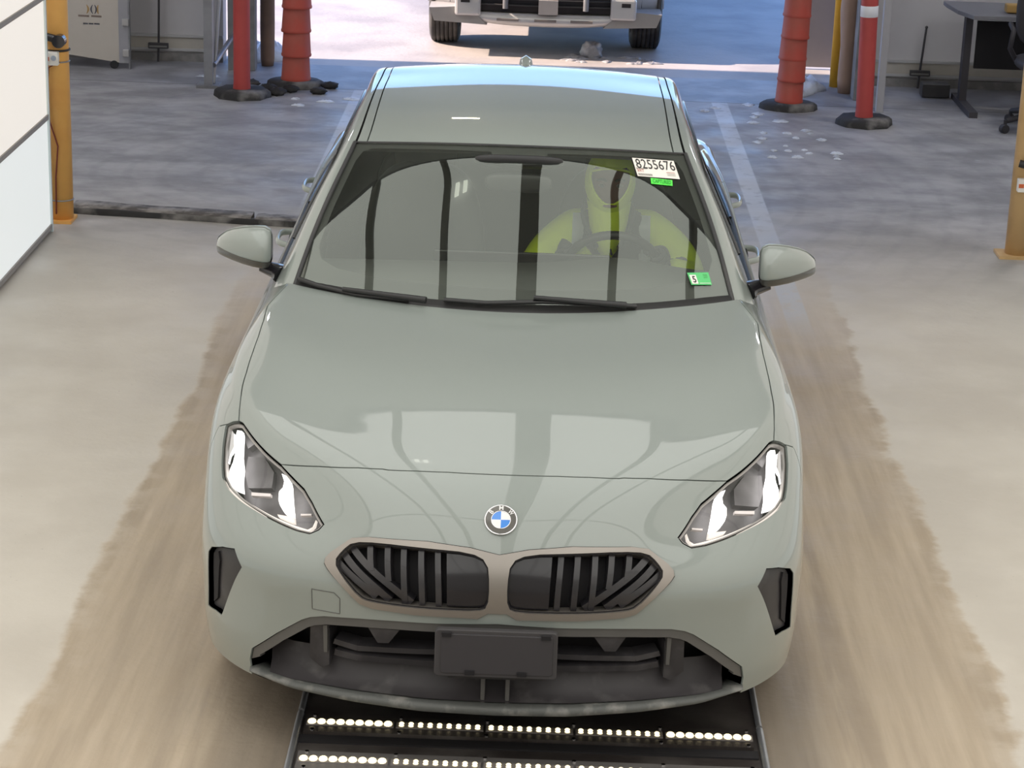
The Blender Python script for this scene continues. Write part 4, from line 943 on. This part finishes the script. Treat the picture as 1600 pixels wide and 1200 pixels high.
for k in range(46):
    x=1.62+rng.normal()*.20; y=9.72+rng.normal()*.22; s=.02+rng.random()*.055
    if k>=16: x=1.45+rng.random()*.55; y=8.3+rng.random()*.9; s=.012+rng.random()*.016
    if free(x,y,s*1.9): snow(x,y,s*1.3,s*1.5,.006+s*.12,k,'ice_patch',label='thin scraps of ice on the floor around the tall cone stack',cat='ice',group='ice scraps by the right cones')
PLC+=[(-2.29,10.03,.2),(-2.015,9.72,.21),(-1.69,10.16,.2)]
for k in range(30):
    x,y,s=-1.75+rng.normal()*.33,9.95+rng.normal()*.26,.03+rng.random()*.05
    if free(x,y,s*1.5): snow(x,y,s,s*.7,.01,k+40,'ice_patch',label='thin scraps of ice around the post bases at left',cat='ice',group='ice scraps by the left posts')
MB().blob((.44,11.85,.03),(.085,.09,.085),22,14,lambda p:[c*(1+.16*math.sin(5*p[0]+1)*math.cos(4*p[1]+5*p[2])+.08*math.sin(11*p[2]+6*p[0])) for c in p],.8).build('ice_chunk',SLU,label='grey lump of ice on the ground under the silver vehicle',cat='ice')
for k in range(18): snow(.1+rng.random()*1.0,11.55+rng.random()*.35,.02+rng.random()*.05,.015+rng.random()*.03,.012,k+70,'slush_bit',label='bits of slush in front of the silver vehicle',cat='slush',group='slush bits before the vehicle')
# ---- light ramp on the floor
RMP=mat('ramp_black_steel',(.070,.060,.057,1),.35,metal=.5,noise=.3,nscale=3,col2=(.17,.155,.145,1),n2scale=4,n2=(.45,.7),bump=.15,bscale=15)
r=empty('light_ramp',(.098,0,0),label='black steel floor plate with rows of lit lamps between two rods',cat='light ramp')
MB().box((0,.9,.008),(1.33,3.6,.016)).build('plate',RMP,r)
LED=emis('led_warm',(1,.86,.52,1),1.9,noise=.1,nscale=60); LEDB=mat('led_bed',(.22,.20,.19,1),.4)
RIMG=mat('ramp_grey_plate',(.19,.18,.175,1),.45,metal=.4,noise=.2,nscale=5)
def ledbar(y,yb):
    MB().box((0,y,.021),(1.29,.105,.012)).build('lamp_bar_bed',RIMG if yb else RMP,r)
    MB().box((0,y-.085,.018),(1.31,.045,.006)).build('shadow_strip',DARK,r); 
    x0=-.64; gw=.245
    for g in range(5):
        xs=x0+.003+g*.2585
        big=g in (0,4)
        MB().box((xs+gw/2,y,.0285),(gw+.006,.034,.004)).build('led_bed',LEDB,r)
        for k in range(9):
            x=xs+.012+k*(gw-.02)/8.2
            m=MB()
            if big: m.blob((x,y,.031),(.0128,.0165,.007),10,6)
            else:
                for dy in (-.0068,.0068): m.blob((x,y+dy,.031),(.0078,.0070,.005),8,6)
            m.build('led_lamp',LED,r)
    for g in range(6):
        for dy in (-.045,.045): MB().cyl((x0+.02+g*.25,y+dy,.026),(x0+.02+g*.25,y+dy,.031),.006,n=10).build('screw',CHROME,r)
ledbar(.215,0); ledbar(-.012,1)
for x in (-.665,.672):
    MB().tube([(x*1.0,2.6,.02),(x,.3,.02)],.0095,8).build('rod',STEEL,r); MB().tube([(x,.285,.02),(x,-.35,.02)],.011,8).build('rod',STEEL,r)
for x in (-.64,.70): pass
# ================================================================== vehicle outside
V=empty('suv',(.07,11.70,0),label='silver vehicle with black lower grille standing outside the doorway',cat='car')
SILV=mat('silver_paint',(.50,.49,.48,1),.3,metal=.35,coat=.6,noise=.02)
class TS:  # scaled copy of a surface
    pass
def scaled(S,name,outer,m,f,sub=60,off=0):
    V_,F_=patch_uv(outer,[],.25); X=S.ev(V_[:,0],V_[:,1]); X=np.array([f(p) for p in X]); fl=(S is GH)
    mb=MB(); mb.add(X,[tuple(q[::-1]) if fl else tuple(q) for q in F_]); mb.add(X*[-1,1,1],[tuple(q) if fl else tuple(q[::-1]) for q in F_])
    return mb.build(name,m,V,weld=True)
fz=lambda p:(p[0]*1.03,p[1]*1.02,(p[2]-.17)*1.13+.46)
scaled(TUB,'body',rect(0,17,2.2,11),SILV,fz); scaled(GH,'cabin',rect(0,9,0,6),mat('suv_glass',(.03,.035,.04,1),.1,coat=1),lambda p:(p[0]*1.04,p[1]*1.02,(p[2]-.17)*1.17+.42))
def bent(poly_x,y0,z0,z1,th,nm,m,n=20,bow=.10,par=V,zf=None):
    x0,x1=poly_x; X=[]
    for i in range(n+1):
        x=x0+(x1-x0)*i/n; y=y0+bow*(abs(x)/.8)**2.6; a,b=(z0,z1) if zf is None else zf(x)
        X.append([(x,y+th,a),(x,y,a),(x,y-.005,(a+b)/2),(x,y,b),(x,y+th,b)])
    return MB().grid(np.array(X)).build(nm,m,par)
DZ=-.10
bent((-.93,.93),.0,.40,.62,.5,'front_bumper_panel',SILV,bow=.24,zf=lambda x:(.46+.03*(abs(x)<.5)+DZ,.66))
bent((-.50,.50),-.035,.455+DZ,.60,.3,'lower_grille_opening',DARK)
for z in (.50+DZ,.545+DZ): bent((-.50,.50),-.045,z,z+.012,.03,'grille_bar',BLACK)
bent((-.56,.56),-.04,.335,.445,.3,'skid_plate',SILV,zf=lambda x:(.345+.03*(abs(x)/.55)**3+DZ,.44+DZ))
for x in (-.29,0,.28): MB().box((x,-.055,.395+DZ),(.17,.03,.016)).build('skid_notch',mat('notch_dark',(.16,.14,.13,1),.6) if 'notch_dark' not in MATS else MATS['notch_dark'],V)
MB().box((0.02,-.06,.50+DZ),(.15,.03,.11)).build('plate_bracket',mat('bracket_grey',(.30,.28,.27,1),.6),V)
for x in (-.31,.31): MB().cyl((x,-.05,.48+DZ),(x,-.05,.60),.022).build('tow_eye',STEEL,V)
for s in (-1,1):
    MB().box((s*.60,.02,.50+DZ),(.20,.16,.17)).build('corner_trim',SILV,V,bevel=.02); MB().box((s*.62,-.065,.535+DZ),(.07,.01,.03)).build('fog_lamp',DARK,V)
    MB().prism([(.45,0),(.86,.02),(.90,.12),(.60,.14)],(0,-.02,.245),(s,0,0),(0,0,1),(0,.5,0)).build('valance',mat('valance_grey',(.25,.24,.23,1),.6) if 'valance_grey' not in MATS else MATS['valance_grey'],V)
    for y in (.66,3.4):
        mb=MB(); c=(s*.80,y,.365); w_=.115
        pr=[(.25,-w_),(.32,-w_-.005),(.355,-w_+.01)]
        for q in range(6):
            a=-w_+.02+q*.034; pr+=[(.365,a),(.365,a+.024),(.352,a+.026),(.352,a+.032)]
        pr+=[(.355,w_-.01),(.32,w_+.005),(.25,w_)]
        mb.lathe(pr,c,'x',40).build('tyre',TYRE,V); MB().lathe([(0,-.08),(.25,-.10),(.25,.10),(.2,.09),(0,.07)],c,'x',28).build('wheel_rim',RIM,V)
MB().box((0,2.2,.42),(1.5,4,.08)).build('underbody',DARK,V); MB().cyl((-.70,.68,.30),(.70,.68,.30),.03).build('axle',DARK,V)
# ================================================================== car interior
def P3(*a): return tuple(a)
MB().box((0,2.45,.22),(1.44,2.6,.04)).build('cabin_floor',DARK,CAR)
# dashboard
X=[]
for s_ in np.linspace(-1,1,41):
    x=s_*.73; yb=1.42+.17*abs(s_)**2.4; hump=.035*math.exp(-((x-.36)/.20)**2)
    X.append([(x,yb-.05,.955),(x,yb+.10,.955),(x,1.80,.945+hump*.4),(x,2.0+.02*math.cos(x*3),.935+hump),(x,2.06,.905+hump*.8),(x,2.05,.83),(x,2.02,.80),(x,2.04,.62),(x,1.9,.45)])
MB().grid(np.array(X)).build('dashboard',DASHM,CAR)
MB().box((.02,2.03,.905),(.62,.02,.13),Matrix.Rotation(-.15,3,'X')).build('dash_display',GLOSSB,CAR,bevel=.005)
# steering wheel
c=Vector((.345,2.20,.86)); nrm=Vector((0,.90,.42)).normalized(); ax1=Vector((1,0,0)); ax2=nrm.cross(ax1); ax2=ax2 if ax2.z>0 else -ax2
RW=.178
sw=MB().tube([c+ax1*math.cos(t)*RW+ax2*math.sin(t)*RW for t in np.linspace(0,2*PI,49)[:-1]],.016,12,True).build('steering_wheel',BLACK,CAR)
MB().blob(c-nrm*.01,(.065,.035,.06),20,12,None,.7).build('wheel_hub',BLACK,sw)
for a in (0,PI,-PI/2): MB().tube([c-nrm*.005+ax1*math.cos(a)*.05+ax2*math.sin(a)*.05,c+ax1*math.cos(a)*RW+ax2*math.sin(a)*RW],[.018,.012],8,sq=1.6).build('wheel_spoke',BLACK,sw)
MB().cyl(c-nrm*.03,c-nrm*.30,.035,.045).build('steering_column',BLACK,CAR)
def seat(x,y0):
    m=MB()
    m.blob((x,y0,.44),(.25,.27,.10),24,12,None,.6)
    m.blob((x,y0+.36,.74),(.245,.085,.36),24,16,lambda p:(p[0]*(1-.12*max(0,p[2])),p[1]+.9*p[2]*1.0*.9-.5*p[0]**2,p[2]),.6)
    m.blob((x,y0+.48,1.13),(.125,.055,.095),20,12,None,.6)
    for s in (-.05,.05): m.cyl((x+s,y0+.45,.98),(x+s,y0+.48,1.1),.008)
    return m.build('front_seat',SEATM,CAR)
seat(.37,2.50); seat(-.37,2.45)
m=MB(); m.blob((0,3.35,.42),(.62,.25,.12),30,12,None,.5); m.blob((0,3.62,.72),(.62,.09,.32),30,14,lambda p:(p[0],p[1]+p[2]*.9,p[2]),.5); m.build('rear_seat',SEATM,CAR)
# headliner and inner pillars
patch(GH,'headliner',rect(3.0,7.0,0,4.0),[],LINER,CAR,off=-.035,rim=0,step=.25)
MB().box((0,3.95,.95),(1.2,.3,.03)).build('parcel_shelf',DASHM,CAR)
# mirror and camera housing at the top of the screen
q=on(GH,(2.72,0),-.012)
MB().blob(q+[0,.03,-.01],(.14,.055,.022),24,12,lambda p:(p[0]*(1-.25*p[1]),p[1],p[2]-p[1]*.8),.6).build('camera_housing',BLACK,CAR)
MB().blob(on(GH,(2.35,0),-.05)+[.0,.05,0],(.115,.018,.033),24,12,None,.6).build('rear_view_mirror',BLACK,CAR)
for s in (-.32,.32): MB().box((s,2.19,1.322),(.36,.14,.012),Matrix.Rotation(-.12,3,'X')).build('sun_visor',LINER,CAR,bevel=.004)
# ---- stickers on the windshield
def quad(S,px,off): return [on(S,pxuv(S,*p),off,-1 if atz(p[0],p[1],1.2)[0]<0 else 1) for p in px]
def bil(Q,s,t): return Q[0]*(1-s)*(1-t)+Q[1]*s*(1-t)+Q[2]*s*t+Q[3]*(1-s)*t   # Q: lower left, lower right, upper right, upper left
def card(S,px,m,name,off=.003,th=.001):
    Q=quad(S,px,off); o=MB().add([bil(Q,s,t) for t in np.linspace(0,1,4) for s in np.linspace(0,1,6)],[(j*6+i,j*6+i+1,(j+1)*6+i+1,(j+1)*6+i) for j in range(3) for i in range(5)],False).build(name,m,CAR)
    return Q,o
def nq(Q): n=np.cross(Q[1]-Q[0],Q[3]-Q[0]); n/=np.linalg.norm(n); return n if n@(CAM-Q[0])>0 else -n
def write(Q,s,box,m,par,name='lettering',bold=False,h=.0012):
    V,F,asp=text_mesh(s,bold); a,b,c_,d_=box; n=nq(Q)
    return MB().add([bil(Q,a+(c_-a)*v[0],b+(d_-b)*v[1])+n*h for v in V],F,False).build(name,m,par)
def bar(Q,box,m,par,name='printed_line',h=.001):
    a,b,c_,d_=box; n=nq(Q); return MB().add([bil(Q,s,t)+n*h for s,t in ((a,b),(c_,b),(c_,d_),(a,d_))],[(0,1,2,3)],False).build(name,m,par)
STW=mat('sticker_white',(.86,.82,.76,1),.5,noise=.02); GRN=mat('sticker_lime',(.10,.80,.08,1),.5,noise=.03); GR2=mat('sticker_green',(.10,.55,.18,1),.5,noise=.05)
INKR=mat('print_red',(.45,.10,.07,1),.6); INKG=mat('print_grey',(.25,.24,.22,1),.6)
Q,o=card(GH,[(996,276),(1062,281),(1052,252.5),(987,247.5)],STW,'stock_sticker')
write(Q,'8255676',(.05,.44,.97,.95),INK,o)
write(Q,'SIXT',(.03,.25,.19,.40),INKR,o); bar(Q,(.02,.42,.28,.45),INKG,o); 
for k in range(14): bar(Q,(.03+k*.024,.05,.03+k*.024+.014,.16),INKG,o,'printed_bar')
for k in range(3): bar(Q,(.72,.30-k*.08,.92,.32-k*.08),INKR if k==0 else INKG,o)
Q,o=card(GH,[(1017,288),(1050.5,291.5),(1050,282.5),(1016,279)],GRN,'lime_sticker'); write(Q,'CAPTURED',(.08,.2,.93,.85),mat('print_green',(.03,.35,.04,1),.6),o,bold=True)
Q,o=card(GH,[(1080,446),(1112,446),(1106,426.5),(1073,427)],GR2,'inspection_sticker')
bar(Q,(.06,.08,.36,.80),STW,o,'sticker_field',.0008); write(Q,'5',(.14,.16,.30,.70),INK,o,bold=True,h=.0016); write(Q,'20',(.70,.55,.90,.85),mat('print_pale',(.08,.42,.12,1),.5),o)
bar(Q,(.42,.1,.95,.14),STW,o)

# ================================================================== driver
SKIN=mat('skin_brown',(.155,.070,.056,1),.55,noise=.05); JY=mat('hi_vis_yellow',(.74,.92,.03,1),.7,noise=.06,nscale=5,bump=.5,bscale=7)
BAL=mat('balaclava_yellow',(.70,.88,.03,1),.8,noise=.05,bump=.15,bscale=60); REF=mat('reflective_tape',(.62,.66,.70,1),.35,noise=.03); DKJ=mat('dark_collar',(.035,.038,.055,1),.8); GLV=mat('dark_glove',(.025,.026,.028,1),.7); TRS=mat('dark_trousers',(.03,.032,.045,1),.85)
def skin(name,verts,edges,radii,m,parent=None,sub=2,root=0,**k):
    me=bpy.data.meshes.new(name); me.from_pydata([tuple(v) for v in verts],edges,[]); me.materials.append(m)
    o=bpy.data.objects.new(name,me); COL.objects.link(o)
    sm=o.modifiers.new('skin','SKIN'); sm.use_smooth_shade=True; sm.branch_smoothing=.6
    sv=me.skin_vertices[0].data
    for i,r_ in enumerate(radii): sv[i].radius=(r_,r_) if not hasattr(r_,'__len__') else r_; sv[i].use_root=(i==root)
    s=o.modifiers.new('sub','SUBSURF'); s.levels=sub; s.render_levels=sub
    if parent: o.parent=parent
    return tag(o,**k)
HX=.330
HC=np.array([HX,2.42,1.14])     # head centre
pel=(.36,2.62,.60); 
body_v=[pel,(.36,2.60,.74),(.355,2.56,.88),(.35,2.52,.97),(HX,2.475,1.04),(HX,2.44,1.10),
 (.19,2.55,.93),(.09,2.43,.80),(.16,2.27,.86),          # right arm (image left)
 (.52,2.55,.93),(.62,2.42,.82),(.53,2.22,.88),          # left arm
 (.27,2.45,.56),(.26,2.08,.62),(.27,1.80,.38),(.45,2.45,.56),(.46,2.08,.62),(.45,1.80,.38)]
body_e=[(0,1),(1,2),(2,3),(3,4),(4,5),(3,6),(6,7),(7,8),(3,9),(9,10),(10,11),(0,12),(12,13),(13,14),(0,15),(15,16),(16,17)]
body_r=[.13,.125,.14,.11,.06,.055,.07,.052,.036,.07,.052,.036,.09,.065,.05,.09,.065,.05]
man=skin('person',body_v,body_e,body_r,TRS,None,2,label='person in a hi-vis yellow jacket and yellow balaclava, gloved hands on the steering wheel',cat='person')
# head with a face, inside the balaclava
def hf(p):
    x,y,z=p   # front is -y
    w_=1-.30*max(0,-z)**1.5; f=1+.0
    yy=y
    if y<0:
        yy=y*(.93)- .13*math.exp(-(x/.22)**2-((z+.12)/.22)**2) + .07*(math.exp(-((abs(x)-.36)/.2)**2-((z-.10)/.14)**2)) - .05*math.exp(-(x/.35)**2-((z+.48)/.10)**2)
        yy-= .05*math.exp(-(x/.3)**2-((z+.80)/.15)**2)
    return (x*w_,yy,z)
hd=MB().blob(HC,(.075,.098,.118),48,40,hf).build('head',SKIN,man)
for s in (-1,1):
    MB().blob(HC+[s*.029,-.080,.012],(.0115,.009,.0065),14,10).build('eye',mat('eye_white',(.25,.22,.20,1),.3) if 'eye_white' not in MATS else MATS['eye_white'],man)
    MB().blob(HC+[s*.029,-.0885,.012],(.006,.003,.006),10,8).build('pupil',INK,man)
    MB().tube([HC+[s*.014,-.089,.030],HC+[s*.03,-.090,.036],HC+[s*.046,-.082,.030]],.0042,6).build('eyebrow',INK,man)
    MB().blob(HC+[s*.073,.005,0],(.012,.02,.03),12,10).build('ear',SKIN,man)
MB().blob(HC+[0,-.095,-.054],(.024,.006,.006),14,8).build('mouth',mat('lips',(.16,.06,.05,1),.5),man)
# balaclava: shell with an oval face opening, pointed bib below
U=72;W=56;Vb=[];Fb=[]
def bf(a,b):
    p=np.array([math.cos(b)*math.sin(a),-math.cos(b)*math.cos(a),math.sin(b)])
    q=np.array(hf(p)); 
    k=1.12; x=q[0]*.075*1.14; y=(p[1]*.93 if p[1]<0 else p[1])*.098*1.13; z=q[2]*.118*1.10
    return HC+[x,y,z+.002]
for i in range(U):
    for j in range(W+1): Vb.append(bf(2*PI*i/U-PI,-PI/2+PI*j/W))
def opening(a,b):   # inside the face hole ?
    x=a/1.0; z=b
    top=.56-.03*abs(a); bot=-.42+.62*abs(a/1.02)**2.2
    return abs(a)<1.0 and bot<z<top
for i in range(U):
    a=2*PI*(i+.5)/U-PI
    for j in range(W):
        b=-PI/2+PI*(j+.5)/W
        if opening(a,b): continue
        Fb.append((i*(W+1)+j,((i+1)%U)*(W+1)+j,((i+1)%U)*(W+1)+j+1,i*(W+1)+j+1))
bo=MB().add(Vb,Fb).build('balaclava',BAL,man); so_=bo.modifiers.new('thick','SOLIDIFY'); so_.thickness=.004
edge=[]
for t in np.linspace(0,2*PI,61)[:-1]:
    a=1.0*math.copysign(abs(math.sin(t))**.8,math.sin(t)); top=.56-.03*abs(a); bot=-.42+.62*abs(a/1.02)**2.2
    b=(top+bot)/2+(top-bot)/2*math.copysign(abs(math.cos(t))**.8,math.cos(t)); edge.append(bf(a,b))
MB().tube(edge,.0045,8,True).build('balaclava_hem',BAL,man)
# neck and bib of the balaclava
X=[]
for t,(w_,d_,y_) in zip(np.linspace(0,1,9),((.076,.086,-.01),(.072,.088,-.01),(.069,.090,-.01),(.066,.090,-.01),(.062,.090,-.008),(.055,.090,-.006),(.045,.088,-.004),(.030,.080,.0),(.010,.060,.0))):
    z=HC[2]-.055-.20*t; X.append([(HC[0]+w_*math.cos(a),HC[1]+y_+.02+d_*math.sin(a)*(1 if math.sin(a)<0 else .8)-.02*t,z) for a in np.linspace(0,2*PI,29)[:-1]])
MB().grid(np.array(X),(False,True)).build('balaclava_bib',BAL,man)
for o in list(man.children):
    if o.name.split('.')[0] in ('head','eye','pupil','eyebrow','ear','mouth','balaclava','balaclava_hem','balaclava_bib'):
        o.scale=(1.09,)*3; o.location=Vector(HC)*(1-1.09)
# jacket
jv=[(.36,2.62,.66),(.36,2.60,.76),(.345,2.565,.88),(.335,2.54,.955),
 (.215,2.54,.945),(.11,2.49,.87),(.045,2.42,.775),(.09,2.31,.81),(.165,2.245,.865),
 (.485,2.54,.945),(.585,2.49,.88),(.645,2.41,.80),(.60,2.29,.84),(.545,2.22,.885)]
je=[(0,1),(1,2),(2,3),(3,4),(4,5),(5,6),(6,7),(7,8),(3,9),(9,10),(10,11),(11,12),(12,13)]
jr=[(.17,.14),(.18,.14),(.175,.135),(.12,.10),.098,.082,.066,.058,.046,.098,.082,.066,.058,.046]
jk=skin('jacket',jv,je,jr,JY,man,2)
# reflective stripes follow the jacket front
bpy.context.view_layer.update()
dg=bpy.context.evaluated_depsgraph_get(); jb=BVHTree.FromObject(jk,dg)
def onj(x,z,off=.004):
    h=jb.ray_cast(Vector((x,1.9,z)),Vector((0,1,0)))
    return np.array(h[0])+np.array(h[1])*off if h[0] is not None else None
for x0,x1 in ((.222,.212),(.465,.48)):
    rows=[]
    for t in np.linspace(0,1,22):
        z=1.02-.34*t; xc=x0+(x1-x0)*t; r_=[onj(xc+d,z) for d in (-.022,-.011,0,.011,.022)]
        if all(q is not None for q in r_): rows.append(r_)
    if len(rows)>2: MB().grid(np.array(rows)).build('reflective_stripe',REF,man)
for s in (-1,1):
    cx=[(HC[0]+s*.09,HC[1]+.04,HC[2]-.085),(HC[0]+s*.095,HC[1]+.01,HC[2]-.125),(HC[0]+s*.075,HC[1]-.035,HC[2]-.175),(HC[0]+s*.04,HC[1]-.065,HC[2]-.225)]
    MB().tube(chaikin(cx,2,False),.020,10,sq=.5).build('collar',DKJ,man)
MB().tube([(HC[0]+.005,HC[1]-.085,HC[2]-.205),(HC[0]+.015,HC[1]-.095,HC[2]-.245)],.004,8).build('zip_pull',DKJ,man)
# gloved hands round the rim: palm + five bent fingers each
def hand(ang,s):
    rad=ax1*math.cos(ang)+ax2*math.sin(ang); tan=(-ax1*math.sin(ang)+ax2*math.cos(ang)); ctr=c+rad*RW
    # palm sits on the driver side (+nrm) of the rim
    n_=nrm
    pal=ctr+n_*.030+rad*.004
    mb=MB(); M3=Matrix((rad,tan,n_)).transposed()
    blob=MB().blob((0,0,0),(.036,.043,.017),20,12,None,.75)
    V_=[pal+M3@Vector(p) for p in blob.v]; mb.add(V_,blob.f)
    L=[.020,.024,.023,.018]
    for k in range(4):
        o_=tan*(.030-.020*k); r_=.0095-.0006*(k==3)
        pts=[]
        for a in np.linspace(.55,3.6+.12*(k in (1,2)),8): pts.append(ctr+o_+(n_*math.cos(a)+rad*math.sin(a))*(.027))
        mb.tube([pal+o_+rad*.02]+pts,[r_*1.05]+[r_]*7+[r_*.8],8)
    pts=[pal-tan*.0+tan*.035*s*0+tan*.03-rad*.022,ctr+tan*.052-rad*.026+n_*.022,ctr+tan*.060-rad*.030-n_*.004,ctr+tan*.058-rad*.018-n_*.024]
    mb.tube(pts,[.014,.012,.011,.009],8)
    wr=pal+n_*.045-rad*.01-tan*.03
    mb.tube([pal,pal+n_*.03-tan*.02,wr],[.030,.028,.032],12)
    return mb.build('gloved_hand',GLV,man)
hand(PI*.93,1); hand(.38,-1)
